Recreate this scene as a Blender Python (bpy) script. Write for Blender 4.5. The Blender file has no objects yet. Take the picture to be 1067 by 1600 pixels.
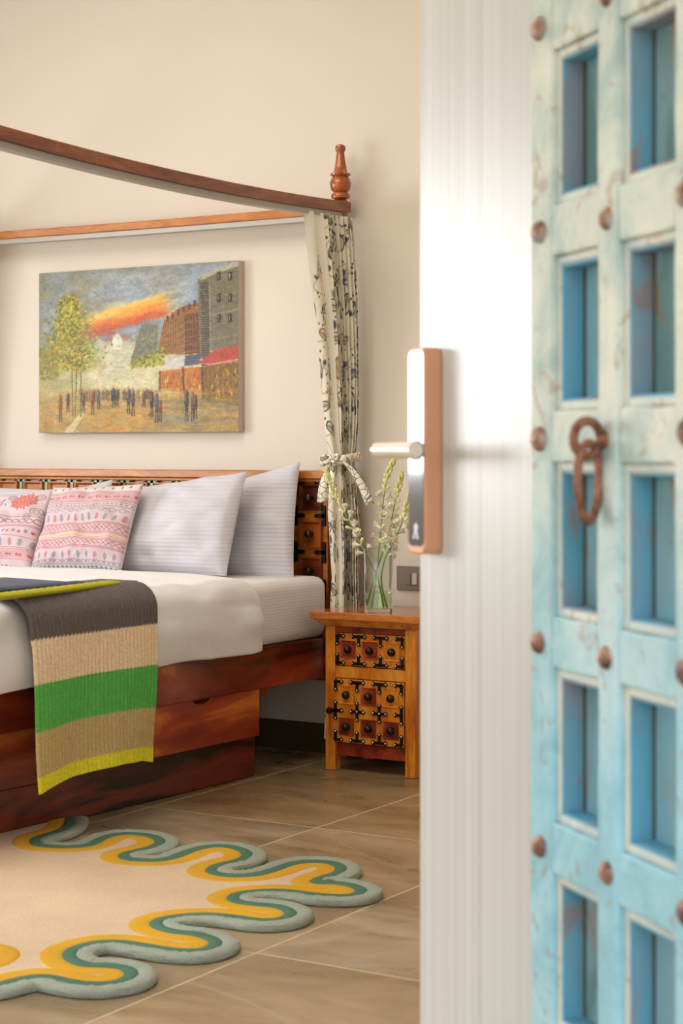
import bpy, bmesh, math, random
import numpy as np
from mathutils import Vector, Matrix
from mathutils.geometry import tessellate_polygon

random.seed(7)
S = bpy.context.scene
COL = S.collection
# ---------------------------------------------------------------- camera
F, HZ, CH = 2890.0, 705.0, 1.2          # focal length in pixels of a 1067x1600 frame, horizon row, eye height
YAW = math.radians(31.4)
sY, cY = math.sin(YAW), math.cos(YAW)
cd = bpy.data.cameras.new('camera'); cam = bpy.data.objects.new('camera', cd); COL.objects.link(cam)
cam.location = (0, 0, CH); cam.rotation_euler = (math.pi/2, 0, YAW)
cd.sensor_fit = 'AUTO'; cd.sensor_width = 36; cd.lens = F/1600*36
cd.shift_y = -(800-HZ)/1600
cd.dof.use_dof = True; cd.dof.focus_distance = 7.0; cd.dof.aperture_fstop = 6.3
cd.clip_start = .05
S.camera = cam
# ---------------------------------------------------------------- world and lights
S.view_settings.view_transform = 'Standard'; S.view_settings.look = 'None'
S.view_settings.gamma = 1; S.view_settings.use_curve_mapping = False
S.view_settings.exposure = 0.0
W = bpy.data.worlds.new('daylight'); S.world = W; W.use_nodes = True
wn = W.node_tree.nodes; wl = W.node_tree.links; wn.clear()
wo = wn.new('ShaderNodeOutputWorld'); bg = wn.new('ShaderNodeBackground'); cr = wn.new('ShaderNodeValToRGB')
tc = wn.new('ShaderNodeTexCoord'); sx = wn.new('ShaderNodeSeparateXYZ'); mr = wn.new('ShaderNodeMapRange')
mr.inputs[1].default_value = -1; mr.inputs[2].default_value = 1
e = cr.color_ramp.elements
e[0].position = 0.0; e[0].color = (.22, .20, .16, 1)
e[1].position = 1.0; e[1].color = (.55, .75, 1.0, 1)
for p, c in ((.49, (.30, .33, .22, 1)), (.505, (.95, .97, .93, 1)), (.6, (.85, .93, 1.0, 1))):
    q = e.new(p); q.color = c
wl.new(tc.outputs['Generated'], sx.inputs[0]); wl.new(sx.outputs[2], mr.inputs[0]); wl.new(mr.outputs[0], cr.inputs[0])
wl.new(cr.outputs[0], bg.inputs[0]); wl.new(bg.outputs[0], wo.inputs[0]); bg.inputs[1].default_value = 4.1

def area(name, loc, direction, sx_, sy_, power, col):
    l = bpy.data.lights.new(name, 'AREA'); l.shape = 'RECTANGLE'; l.size = sx_; l.size_y = sy_; l.energy = power; l.color = col
    o = bpy.data.objects.new(name, l); COL.objects.link(o); o.location = loc
    o.rotation_euler = Vector(direction).to_track_quat('-Z', 'Y').to_euler(); return o
area('window_daylight', (-6.93, 3.2, 1.75), (1, .0, -.05), 2.5, 1.3, 95, (.90, .95, 1.0))
area('front_window_daylight', (-4.6, -.42, 1.7), (0, 1, -.05), 2.6, 1.3, 20, (.93, .96, 1.0))
area('ceiling_fill', (-3.9, 3.6, 3.48), (0, 0, -1), 2.4, 2.4, 72, (1.0, .93, .82))  # added soft overhead fill to even out the room, no fixture there

# ---------------------------------------------------------------- pixel helpers: a pixel of the photograph to a place on a known plane
def ray(x, y):
    u = (x-533.5)/F; v = (HZ-y)/F
    return Vector((cY*u-sY, sY*u+cY, v))
def onY(x, y, Y0):
    r = ray(x, y); k = Y0/r[1]; return Vector((k*r[0], Y0, CH+k*r[2]))
def onX(x, y, X0):
    r = ray(x, y); k = X0/r[0]; return Vector((X0, k*r[1], CH+k*r[2]))
def onZ(x, y, Z0):
    r = ray(x, y); k = (Z0-CH)/r[2]; return Vector((k*r[0], k*r[1], Z0))

# ---------------------------------------------------------------- materials
def s2l(c):
    return tuple((v/255/12.92 if v/255 <= .04045 else ((v/255+.055)/1.055)**2.4) for v in c[:3])
def mat(name, rgb=(200, 200, 200), rough=.5, metal=0, spec=.5, coat=0, **kw):
    m = bpy.data.materials.new(name); m.use_nodes = True
    b = m.node_tree.nodes['Principled BSDF']
    b.inputs['Base Color'].default_value = (*s2l(rgb), 1); b.inputs['Roughness'].default_value = rough
    b.inputs['Metallic'].default_value = metal; b.inputs['Specular IOR Level'].default_value = spec
    b.inputs['Coat Weight'].default_value = coat; b.inputs['Coat Roughness'].default_value = .12
    for k, v in kw.items(): b.inputs[k.replace('_', ' ')].default_value = v
    return m
def N(m, t, **kw):
    n = m.node_tree.nodes.new(t)
    for k, v in kw.items():
        if k in n.inputs: n.inputs[k].default_value = v
        else: setattr(n, k, v)
    return n
def L(m, a, b): m.node_tree.links.new(a, b)
def bsdf(m): return m.node_tree.nodes['Principled BSDF']
def coords(m, scale=(1, 1, 1), kind='Object', rot=(0, 0, 0)):
    t = N(m, 'ShaderNodeTexCoord'); mp = N(m, 'ShaderNodeMapping')
    mp.inputs['Scale'].default_value = scale; mp.inputs['Rotation'].default_value = rot
    L(m, t.outputs[kind], mp.inputs[0]); return mp.outputs[0]
def ramp(m, fac, stops):
    r = N(m, 'ShaderNodeValToRGB'); el = r.color_ramp.elements
    while len(el) < len(stops): el.new(.5)
    for q, (p, c) in zip(el, stops): q.position = p; q.color = (*s2l(c), 1) if len(c) == 3 else c
    L(m, fac, r.inputs[0]); return r.outputs[0]
def noise(m, co, scale, detail=4, dist=0, rough=.5):
    n = N(m, 'ShaderNodeTexNoise'); n.inputs['Scale'].default_value = scale; n.inputs['Detail'].default_value = detail
    n.inputs['Distortion'].default_value = dist; n.inputs['Roughness'].default_value = rough
    L(m, co, n.inputs['Vector']); return n.outputs[0]
def mix(m, fac, a, b, mode='MIX'):
    n = N(m, 'ShaderNodeMix', data_type='RGBA', blend_type=mode)
    for i, v in ((0, fac), (6, a), (7, b)):
        if hasattr(v, 'is_output'): L(m, v, n.inputs[i])
        elif i == 0: n.inputs[0].default_value = v
        else: n.inputs[i].default_value = (*s2l(v), 1)
    return n.outputs[2]
def bump(m, h, strength=.3, dist=.01):
    b = N(m, 'ShaderNodeBump'); b.inputs['Strength'].default_value = strength; b.inputs['Distance'].default_value = dist
    L(m, h, b.inputs['Height']); L(m, b.outputs[0], bsdf(m).inputs['Normal']); return b
def base(m, c): L(m, c, bsdf(m).inputs['Base Color'])

def wood(name, cols, scale=(1, 1, 1), rough=.3, freq=5, coat=.3, per_object=0.0, kind='Object'):
    m = mat(name, rough=rough, coat=coat)
    co = coords(m, scale, kind)
    if per_object:
        oi = N(m, 'ShaderNodeObjectInfo'); va = N(m, 'ShaderNodeVectorMath', operation='ADD'); mu = N(m, 'ShaderNodeMath', operation='MULTIPLY')
        mu.inputs[1].default_value = 37; L(m, oi.outputs['Random'], mu.inputs[0]); L(m, co, va.inputs[0]); L(m, mu.outputs[0], va.inputs[1]); co = va.outputs[0]
    n1 = noise(m, co, freq, 5, 1.2); n2 = noise(m, co, freq*7, 3, .4)
    c = ramp(m, n1, cols)
    c2 = ramp(m, n2, [(.3, (150, 150, 150)), (.7, (255, 255, 255))])
    base(m, mix(m, .45, c, c2, 'MULTIPLY')); bump(m, n2, .08, .002); return m
DK = [(.33, (40, 10, 8)), (.42, (118, 38, 22)), (.50, (156, 58, 34)), (.57, (184, 80, 42)), (.63, (226, 128, 54))]
OR = [(.25, (160, 76, 20)), (.40, (218, 124, 30)), (.55, (236, 146, 42)), (.7, (244, 164, 62))]
M = {}
M['bed_wood'] = wood('figured_dark_wood', DK, (2.2, .55, 2.2), .28, 1.9, .35, .3)
M['bed_plinth'] = wood('plinth_wood', [(.36, (26, 8, 6)), (.45, (100, 34, 20)), (.56, (134, 50, 30)), (.66, (190, 90, 48))], (2, .6, 3), .3, 2.4, .3)
M['rail_wood'] = wood('canopy_wood', [(.3, (112, 58, 40)), (.5, (140, 78, 52)), (.7, (170, 98, 54))], (6, 1, 6), .35, 3)
M['rail_orange'] = wood('canopy_orange', [(.3, (176, 100, 30)), (.5, (200, 122, 42)), (.7, (214, 138, 56))], (1, 6, 6), .35, 3)
M['post_wood'] = wood('turned_wood', [(.3, (110, 44, 18)), (.5, (158, 76, 34)), (.7, (196, 108, 44))], (6, 6, 1), .25, 3, .5)
M['head_wood'] = wood('headboard_wood', [(.25, (150, 76, 16)), (.5, (196, 112, 34)), (.75, (216, 140, 56))], (1, 1, 4), .3, 3, .3)
M['head_dark'] = wood('headboard_panel_wood', [(.3, (66, 18, 8)), (.45, (112, 40, 14)), (.6, (160, 76, 18)), (.75, (188, 100, 24))], (1, 1, 1), .3, 2, .3, 1)
M['ns_orange'] = wood('nightstand_wood', OR, (5, 5, 1.2), .3, 2.6, .3, .5)
M['ns_top'] = wood('nightstand_top_wood', [(.3, (150, 72, 30)), (.5, (196, 108, 44)), (.7, (220, 136, 62))], (1.5, 6, 6), .18, 2.6, .5)
M['ns_red'] = wood('nightstand_red_wood', [(.3, (104, 30, 14)), (.5, (150, 54, 24)), (.7, (190, 84, 36))], (3, 3, 3), .3, 3, .3)
M['iron'] = mat('black_iron', (30, 27, 27), .35, .5)
M['iron_b'] = mat('bronze_iron', (128, 134, 112), .4, .5)
M['steel'] = mat('steel_stud', (190, 190, 188), .25, 1)
M['knob'] = mat('dark_knob', (52, 42, 38), .22, .6)
M['white_cloth'] = None

def cloth(name, rgb, freq=0, axis='Z', strength=.15, kind='Object', rough=.85, sheen=.2, fine=300):
    m = mat(name, rgb, rough, spec=.2); bsdf(m).inputs['Sheen Weight'].default_value = sheen
    co = coords(m, (1, 1, 1), kind)
    h = noise(m, co, 9, 4, .4)
    if freq:
        w = N(m, 'ShaderNodeTexWave', wave_type='BANDS', bands_direction=axis); w.inputs['Scale'].default_value = freq
        w.inputs['Distortion'].default_value = .3
        L(m, co, w.inputs['Vector'])
        ad = N(m, 'ShaderNodeMath', operation='MULTIPLY_ADD'); ad.inputs[1].default_value = .25
        L(m, w.outputs[1], ad.inputs[0]); L(m, h, ad.inputs[2]); h = ad.outputs[0]
        c = mix(m, w.outputs[1], tuple(int(v*.975) for v in rgb), rgb); base(m, c)
    bump(m, h, strength, .012); return m
M['sheet'] = cloth('striped_sheet', (226, 221, 220), 28, 'Z', .12)
M['duvet'] = cloth('duvet_cotton', (226, 222, 222), 0, 'Z', .5)
M['pillow'] = cloth('pillow_satin_stripe', (202, 198, 205), 20, 'Z', .35, rough=.6)
def printed(name, rough=.9, bumpy=0, spec=.2, fine=400):
    m = mat(name, rough=rough, spec=spec); a = N(m, 'ShaderNodeAttribute', attribute_name='print')
    base(m, a.outputs['Color'])
    if bumpy: bump(m, noise(m, coords(m), fine, 2), bumpy, .003)
    return m
M['print'] = printed('block_printed_cotton', .9, .15)
m = M['tie'] = mat('tie_cotton_print', rough=.9, spec=.2); vv = N(m, 'ShaderNodeTexVoronoi', feature='DISTANCE_TO_EDGE'); vv.inputs['Scale'].default_value = 42; L(m, coords(m), vv.inputs['Vector'])
base(m, ramp(m, vv.outputs[0], [(.0, (96, 92, 84)), (.035, (120, 112, 98)), (.06, (236, 228, 208))]))
M['knit'] = printed('ribbed_knit_yarn', .95, .9, fine=260)
M['oil'] = printed('oil_painting_canvas', .45, .5, .4, 120)

def tile_mat():
    m = mat('slate_tile', rough=.3, spec=.45)
    oi = N(m, 'ShaderNodeObjectInfo'); geo = N(m, 'ShaderNodeNewGeometry'); va = N(m, 'ShaderNodeVectorMath', operation='ADD')
    mu = N(m, 'ShaderNodeMath', operation='MULTIPLY'); mu.inputs[1].default_value = 23
    L(m, oi.outputs['Random'], mu.inputs[0]); L(m, geo.outputs['Position'], va.inputs[0]); L(m, mu.outputs[0], va.inputs[1])
    n1 = noise(m, va.outputs[0], 1.3, 6, 1.4, .55)
    mp = N(m, 'ShaderNodeMapping'); mp.inputs['Scale'].default_value = (.7, 2.4, 1); L(m, va.outputs[0], mp.inputs[0])
    n2 = noise(m, mp.outputs[0], 2.2, 6, .7, .6)
    c = ramp(m, n1, [(.32, (148, 134, 112)), (.48, (168, 152, 127)), (.62, (184, 167, 142)), (.75, (166, 155, 140))])
    c2 = ramp(m, n2, [(.36, (214, 204, 186)), (.62, (255, 255, 255))])
    c3 = ramp(m, oi.outputs['Random'], [(0, (222, 206, 176)), (.5, (255, 240, 220)), (1, (226, 228, 236))])
    c = mix(m, .8, c, c2, 'MULTIPLY'); c = mix(m, 1, c, c3, 'MULTIPLY')
    vo = N(m, 'ShaderNodeTexNoise'); vo.inputs['Scale'].default_value = .5; vo.inputs['Detail'].default_value = 2; vo.inputs['Distortion'].default_value = .6
    L(m, va.outputs[0], vo.inputs['Vector'])
    vein = ramp(m, vo.outputs[0], [(.4985, (0, 0, 0)), (.5, (120, 120, 120)), (.5015, (0, 0, 0))])
    c = mix(m, vein, c, (205, 190, 165)); base(m, c)
    r = ramp(m, n2, [(.3, (.22, .22, .22, 1)), (.7, (.42, .42, .42, 1))]); L(m, r, bsdf(m).inputs['Roughness'])
    bump(m, n2, .05, .003); return m
M['tile'] = tile_mat()
M['grout'] = mat('floor_grout', (196, 178, 148), .8)
def wall_mat(name, rgb):
    m = mat(name, rgb, .75, spec=.25); co = coords(m)
    n = noise(m, co, 1.1, 2); base(m, mix(m, n, rgb, tuple(int(v*.97) for v in rgb)))
    bump(m, noise(m, co, 120, 2), .04, .001); return m
M['wall'] = wall_mat('cream_wall_paint', (225, 214, 200))
M['ceil'] = wall_mat('ceiling_paint', (240, 232, 220))
M['base'] = wall_mat('dark_stone_skirting', (86, 70, 48))

def blue_mat(name, deep=0, pale=0):
    m = mat(name, rough=.62, spec=.35)
    geo = N(m, 'ShaderNodeNewGeometry'); pos = geo.outputs['Position']
    sp = N(m, 'ShaderNodeSeparateXYZ'); L(m, pos, sp.inputs[0])
    n1 = noise(m, pos, 7, 6, .8, .65); n2 = noise(m, pos, 28, 5, 1.5, .6)
    mp = N(m, 'ShaderNodeMapping'); mp.inputs['Scale'].default_value = (1, 1, .35); L(m, pos, mp.inputs[0])
    n3 = noise(m, mp.outputs[0], 10, 4, .5, .55)
    # old cream undercoat shows in a worn band about hand height and above
    hr = N(m, 'ShaderNodeMapRange'); hr.inputs[1].default_value = .80; hr.inputs[2].default_value = 1.28; L(m, sp.outputs[2], hr.inputs[0])
    ad = N(m, 'ShaderNodeMath', operation='MULTIPLY_ADD'); ad.inputs[1].default_value = 1.1; ad.inputs[2].default_value = -.55; L(m, n1, ad.inputs[0])
    a2 = N(m, 'ShaderNodeMath', operation='ADD', use_clamp=True); L(m, hr.outputs[0], a2.inputs[0]); L(m, ad.outputs[0], a2.inputs[1])
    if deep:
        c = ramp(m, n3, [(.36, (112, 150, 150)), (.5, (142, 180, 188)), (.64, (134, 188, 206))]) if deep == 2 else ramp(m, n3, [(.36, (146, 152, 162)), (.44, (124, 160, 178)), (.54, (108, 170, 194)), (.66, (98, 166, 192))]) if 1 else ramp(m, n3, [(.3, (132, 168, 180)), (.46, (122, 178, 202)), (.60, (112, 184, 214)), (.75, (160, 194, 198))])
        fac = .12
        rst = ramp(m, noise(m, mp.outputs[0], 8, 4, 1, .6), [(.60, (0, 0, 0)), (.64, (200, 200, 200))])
    else:
        b = ramp(m, n1, [(.3, (140, 190, 200)), (.5, (160, 208, 220)), (.7, (172, 218, 234))])
        w = ramp(m, n1, [(.3, (170, 186, 176)), (.5, (208, 214, 200)), (.7, (230, 228, 212))])
        c = mix(m, a2.outputs[0], b, w)
        if pale: c = ramp(m, n1, [(.3, (178, 194, 194)), (.5, (210, 216, 206)), (.7, (228, 224, 206))])
        rst = ramp(m, noise(m, pos, 16, 6, 1.2, .65), [(.585, (0, 0, 0)), (.64, (180, 180, 180))])
    c = mix(m, rst, c, (168, 116, 82))
    dk = ramp(m, n2, [(.62, (0, 0, 0)), (.72, (120, 120, 120))]); c = mix(m, dk, c, (96, 92, 84))
    base(m, c); bump(m, n2, .5, .004); return m
M['blue'] = blue_mat('weathered_blue_paint'); M['blue_deep'] = blue_mat('blue_paint_in_recess', 1); M['blue_back'] = blue_mat('blue_grey_paint_on_back_board', 2); M['pale_mould'] = blue_mat('pale_worn_paint_on_moulding', 0, 1); M['gap_shade'] = mat('painted_gap_shade', (96, 100, 92), .95)
m = M['rust'] = mat('rusted_iron', (120, 74, 56), .55, .35)
base(m, ramp(m, noise(m, coords(m), 60, 5), [(.35, (84, 54, 44)), (.5, (134, 84, 62)), (.68, (160, 104, 78))])); bump(m, noise(m, coords(m), 160, 3), .4, .002)
m = M['stud'] = mat('worn_iron_stud', (120, 74, 56), .5, .35)
base(m, ramp(m, noise(m, coords(m), 34, 5), [(.36, (92, 66, 58)), (.48, (150, 108, 88)), (.56, (178, 140, 118)), (.66, (156, 178, 180))]))
m = M['laminate'] = mat('white_door_laminate', (222, 218, 210), .34, spec=.6)
n = noise(m, coords(m, (42, 1, .12)), 1.2, 6, .3, .75); base(m, ramp(m, n, [(.3, (196, 192, 184)), (.5, (210, 207, 202)), (.7, (222, 220, 218))]))
M['copper'] = mat('brushed_copper', (222, 160, 124), .45, .2)
M['handle'] = mat('satin_champagne_metal', (232, 218, 200), .35, .3)
M['lock_glass'] = mat('lock_black_glass', (34, 36, 50), .05, 0, 1.0, 1.0)
M['mark'] = mat('pale_printed_mark', (220, 228, 235), .5)
M['track'] = mat('grey_curtain_track', (178, 172, 164), .45, .2)
M['plate'] = mat('grey_switch_plate', (124, 112, 98), .4); M['switch'] = mat('ivory_switch', (196, 186, 170), .35)
M['stem'] = mat('green_stem', (116, 148, 58), .5); M['petal'] = mat('cream_petal', (244, 234, 210), .6); M['budm'] = mat('pale_bud', (222, 214, 146), .6)
for k in ('petal', 'budm'): bsdf(M[k]).inputs['Subsurface Weight'].default_value = .15
m = M['glass'] = mat('clear_glass', (250, 255, 252), .02); bsdf(m).inputs['Transmission Weight'].default_value = 1; bsdf(m).inputs['IOR'].default_value = 1.45
m = M['water'] = mat('vase_water', (225, 245, 205), .0); bsdf(m).inputs['Transmission Weight'].default_value = 1; bsdf(m).inputs['IOR'].default_value = 1.33
def rug_mat(name, rgb, b=.8, sc=420):
    m = mat(name, rgb, .97, spec=.1); co = coords(m); n = noise(m, co, sc, 3); n2 = noise(m, co, 3, 3)
    c = ramp(m, n, [(.3, tuple(int(v*.90) for v in rgb)), (.6, rgb)]); base(m, mix(m, .25, c, ramp(m, n2, [(.35, (190, 180, 170)), (.65, (255, 255, 255))]), 'MULTIPLY'))
    bump(m, n, b, .006); return m
M['r_beige'] = rug_mat('beige_wool', (220, 194, 164), .3, 260); M['r_yellow'] = rug_mat('yellow_wool', (240, 184, 62))
M['r_green'] = rug_mat('teal_green_wool', (98, 136, 116)); M['r_grey'] = rug_mat('grey_green_wool', (178, 186, 170), 1.0, 300)
M['ground'] = mat('veranda_paving', (170, 160, 145), .8)
M['frame_white'] = mat('window_frame_white', (235, 232, 226), .4)

# ---------------------------------------------------------------- mesh helpers
class MB:
    def __init__(s): s.v = []; s.f = []; s.m = []
    def add(s, vs, fs, mi=0):
        o = len(s.v); s.v += [tuple(v) for v in vs]; s.f += [tuple(i+o for i in f) for f in fs]; s.m += [mi]*len(fs); return s
    def box(s, x0, x1, y0, y1, z0, z1, mi=0):
        vs = [(x, y, z) for x in (x0, x1) for y in (y0, y1) for z in (z0, z1)]
        return s.add(vs, [(0, 1, 3, 2), (4, 6, 7, 5), (0, 4, 5, 1), (2, 3, 7, 6), (0, 2, 6, 4), (1, 5, 7, 3)], mi)
    def prism(s, pts, d, mi=0):
        "pts: 3D outline, extruded by vector d"
        n = len(pts); d = Vector(d); vs = [Vector(p) for p in pts]; vs += [v+d for v in vs]
        fs = [tuple(range(n))[::-1], tuple(range(n, 2*n))]+[(i, (i+1) % n, n+(i+1) % n, n+i) for i in range(n)]
        return s.add(vs, fs, mi)
    def lathe(s, c, prof, seg=24, mi=0, axis=(0, 0, 1)):
        "prof: (radius, height along axis)"
        ax = Vector(axis).normalized(); a = ax.orthogonal().normalized(); b = ax.cross(a); c = Vector(c); vs = []
        for r, h in prof:
            for k in range(seg):
                t = 2*math.pi*k/seg; vs.append(c+ax*h+(a*math.cos(t)+b*math.sin(t))*max(r, 1e-5))
        fs = [(i*seg+k, i*seg+(k+1) % seg, (i+1)*seg+(k+1) % seg, (i+1)*seg+k) for i in range(len(prof)-1) for k in range(seg)]
        fs += [tuple(range(seg))[::-1], tuple(range((len(prof)-1)*seg, len(prof)*seg))]
        return s.add(vs, fs, mi)
    def tube(s, pts, r, seg=10, mi=0, closed=False):
        pts = [Vector(p) for p in pts]; n = len(pts); rs = r if isinstance(r, (list, tuple)) else [r]*n; vs = []
        up = Vector((.13, .21, 1)).normalized()
        for i, p in enumerate(pts):
            t = (pts[(i+1) % n]-pts[i-1]) if closed else (pts[min(i+1, n-1)]-pts[max(i-1, 0)])
            t.normalize(); a = t.cross(up)
            if a.length < .05: a = t.cross(Vector((1, 0, 0)))
            a.normalize(); b = t.cross(a)
            for k in range(seg):
                q = 2*math.pi*k/seg; vs.append(p+(a*math.cos(q)+b*math.sin(q))*rs[i])
        rng = n if closed else n-1
        fs = [(i*seg+k, i*seg+(k+1) % seg, ((i+1) % n)*seg+(k+1) % seg, ((i+1) % n)*seg+k) for i in range(rng) for k in range(seg)]
        if not closed: fs += [tuple(range(seg))[::-1], tuple(range((n-1)*seg, n*seg))]
        return s.add(vs, fs, mi)
    def ball(s, c, r, mi=0, seg=12, rings=8, sc=(1, 1, 1)):
        c = Vector(c); vs = []; fs = []
        for i in range(rings+1):
            th = math.pi*i/rings
            for k in range(seg):
                ph = 2*math.pi*k/seg; vs.append((c.x+r*sc[0]*math.sin(th)*math.cos(ph), c.y+r*sc[1]*math.sin(th)*math.sin(ph), c.z+r*sc[2]*math.cos(th)))
        fs = [(i*seg+k, (i+1)*seg+k, (i+1)*seg+(k+1) % seg, i*seg+(k+1) % seg) for i in range(rings) for k in range(seg)]
        return s.add(vs, fs, mi)
    def build(s, name, mats, parent=None, smooth=False, bevel=0, local=None):
        me = bpy.data.meshes.new(name)
        vs = s.v
        me.from_pydata(vs, [], s.f)
        if not isinstance(mats, (list, tuple)): mats = [mats]
        for q in mats: me.materials.append(q)
        me.polygons.foreach_set('material_index', s.m)
        bm = bmesh.new(); bm.from_mesh(me); bmesh.ops.recalc_face_normals(bm, faces=bm.faces[:]); bm.to_mesh(me); bm.free()
        o = bpy.data.objects.new(name, me); COL.objects.link(o)
        if parent is not None: o.parent = parent
        if smooth:
            me.polygons.foreach_set('use_smooth', [True]*len(me.polygons)); me.set_sharp_from_angle(angle=math.radians(40))
        if bevel:
            b = o.modifiers.new('bevel', 'BEVEL'); b.width = bevel; b.segments = 2; b.limit_method = 'ANGLE'; b.angle_limit = math.radians(40)
        return o
def tag(o, label=None, cat=None, group=None, kind=None):
    if label: o['label'] = label
    if cat: o['category'] = cat
    if group: o['group'] = group
    if kind: o['kind'] = kind
    return o
def thing(name, label, cat, loc=(0, 0, 0), rz=0, group=None):
    o = bpy.data.objects.new(name, None); o.empty_display_size = .1; COL.objects.link(o); o.location = loc; o.rotation_euler = (0, 0, rz)
    return tag(o, label, cat, group)
def grid_obj(name, P, mats, parent=None, colors=None, closed_u=False, smooth=True):
    "P: (rows, cols, 3) numpy; colors: (rows, cols, 3) sRGB 0-255 or None"
    R_, C_ = P.shape[:2]; idx = np.arange(R_*C_).reshape(R_, C_)
    if closed_u: nx = np.roll(idx, -1, 1); a, b = idx[:-1], nx[:-1]; c, d = nx[1:], idx[1:]
    else: a, b, c, d = idx[:-1, :-1], idx[:-1, 1:], idx[1:, 1:], idx[1:, :-1]
    fs = np.stack([a, b, c, d], -1).reshape(-1, 4)
    me = bpy.data.meshes.new(name); nv = R_*C_; nf = len(fs)
    me.vertices.add(nv); me.vertices.foreach_set('co', P.reshape(-1).astype('f'))
    me.loops.add(nf*4); me.loops.foreach_set('vertex_index', fs.reshape(-1).astype('i'))
    me.polygons.add(nf); me.polygons.foreach_set('loop_start', np.arange(0, nf*4, 4, dtype='i'))
    me.update(calc_edges=True); me.validate()
    me.polygons.foreach_set('use_smooth', [smooth]*nf)
    if not isinstance(mats, (list, tuple)): mats = [mats]
    for q in mats: me.materials.append(q)
    if colors is not None:
        c = np.clip(colors/255., 0, 1); c = np.where(c <= .04045, c/12.92, ((c+.055)/1.055)**2.4)
        at = me.color_attributes.new('print', 'FLOAT_COLOR', 'POINT')
        rgba = np.ones((nv, 4), 'f'); rgba[:, :3] = c.reshape(-1, 3); at.data.foreach_set('color', rgba.reshape(-1))
    o = bpy.data.objects.new(name, me); COL.objects.link(o)
    if parent is not None: o.parent = parent
    return o
def noise2(h, w, cells, seed=0):
    "smooth value noise, 0..1"
    r = np.random.RandomState(seed); gy = max(2, int(cells*h/max(h, w))+2); gx = max(2, int(cells*w/max(h, w))+2)
    g = r.rand(gy+1, gx+1); y = np.linspace(0, gy-1.001, h); x = np.linspace(0, gx-1.001, w)
    yi = y.astype(int); xi = x.astype(int); fy = y-yi; fx = x-xi; fy = (fy*fy*(3-2*fy))[:, None]; fx = (fx*fx*(3-2*fx))[None]
    a = g[yi][:, xi]; b = g[yi][:, xi+1]; c = g[yi+1][:, xi]; d = g[yi+1][:, xi+1]
    return (a*(1-fx)+b*fx)*(1-fy)+(c*(1-fx)+d*fx)*fy

class Canvas:
    "a flat print or painting, kept as an array of colours for a mesh grid"
    def __init__(s, w, h, col): s.w = w; s.h = h; s.a = np.ones((h, w, 3))*np.array(col, float)
    def _box(s, x0, x1, y0, y1):
        x0 = max(0, int(x0)-1); x1 = min(s.w, int(x1)+2); y0 = max(0, int(y0)-1); y1 = min(s.h, int(y1)+2)
        if x1 <= x0 or y1 <= y0: return None
        return (slice(y0, y1), slice(x0, x1)), np.arange(x0, x1)[None]+.5, np.arange(y0, y1)[:, None]+.5
    def _put(s, sl, al, col): al = np.clip(al, 0, 1)[..., None]; s.a[sl] = s.a[sl]*(1-al)+np.array(col, float)*al
    def ell(s, cx, cy, rx, ry, col, al=1, ang=0, soft=.3):
        R = max(rx, ry); b = s._box(cx-R, cx+R, cy-R, cy+R)
        if not b: return
        sl, X, Y = b; ca, sa = math.cos(ang), math.sin(ang); u = ((X-cx)*ca+(Y-cy)*sa)/rx; v = (-(X-cx)*sa+(Y-cy)*ca)/ry
        s._put(sl, (1-np.sqrt(u*u+v*v))/soft*al, col)
    def ring(s, cx, cy, rx, ry, col, w=1, ang=0):
        R = max(rx, ry)+w; b = s._box(cx-R, cx+R, cy-R, cy+R)
        if not b: return
        sl, X, Y = b; ca, sa = math.cos(ang), math.sin(ang); u = ((X-cx)*ca+(Y-cy)*sa)/rx; v = (-(X-cx)*sa+(Y-cy)*ca)/ry
        d = abs(np.sqrt(u*u+v*v)-1)*min(rx, ry); s._put(sl, w/2+.5-d, col)
    def line(s, x0, y0, x1, y1, w, col, al=1):
        b = s._box(min(x0, x1)-w, max(x0, x1)+w, min(y0, y1)-w, max(y0, y1)+w)
        if not b: return
        sl, X, Y = b; dx, dy = x1-x0, y1-y0; q = dx*dx+dy*dy+1e-9; t = np.clip(((X-x0)*dx+(Y-y0)*dy)/q, 0, 1)
        d = np.hypot(X-x0-t*dx, Y-y0-t*dy); s._put(sl, (w/2+.5-d)*al, col)
    def path(s, pts, w, col, al=1):
        for p, q in zip(pts, pts[1:]): s.line(*p, *q, w, col, al)
    def poly(s, pts, col, al=1):
        xs = [p[0] for p in pts]; ys = [p[1] for p in pts]; b = s._box(min(xs), max(xs), min(ys), max(ys))
        if not b: return
        sl, X, Y = b; ins = np.zeros((Y.shape[0], X.shape[1]), bool)
        for (x0, y0), (x1, y1) in zip(pts, pts[1:]+pts[:1]):
            c = (y0 > Y) != (y1 > Y); ins ^= c & (X < (x1-x0)*(Y-y0)/(y1-y0+1e-12)+x0)
        s._put(sl, ins*al, col)

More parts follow.
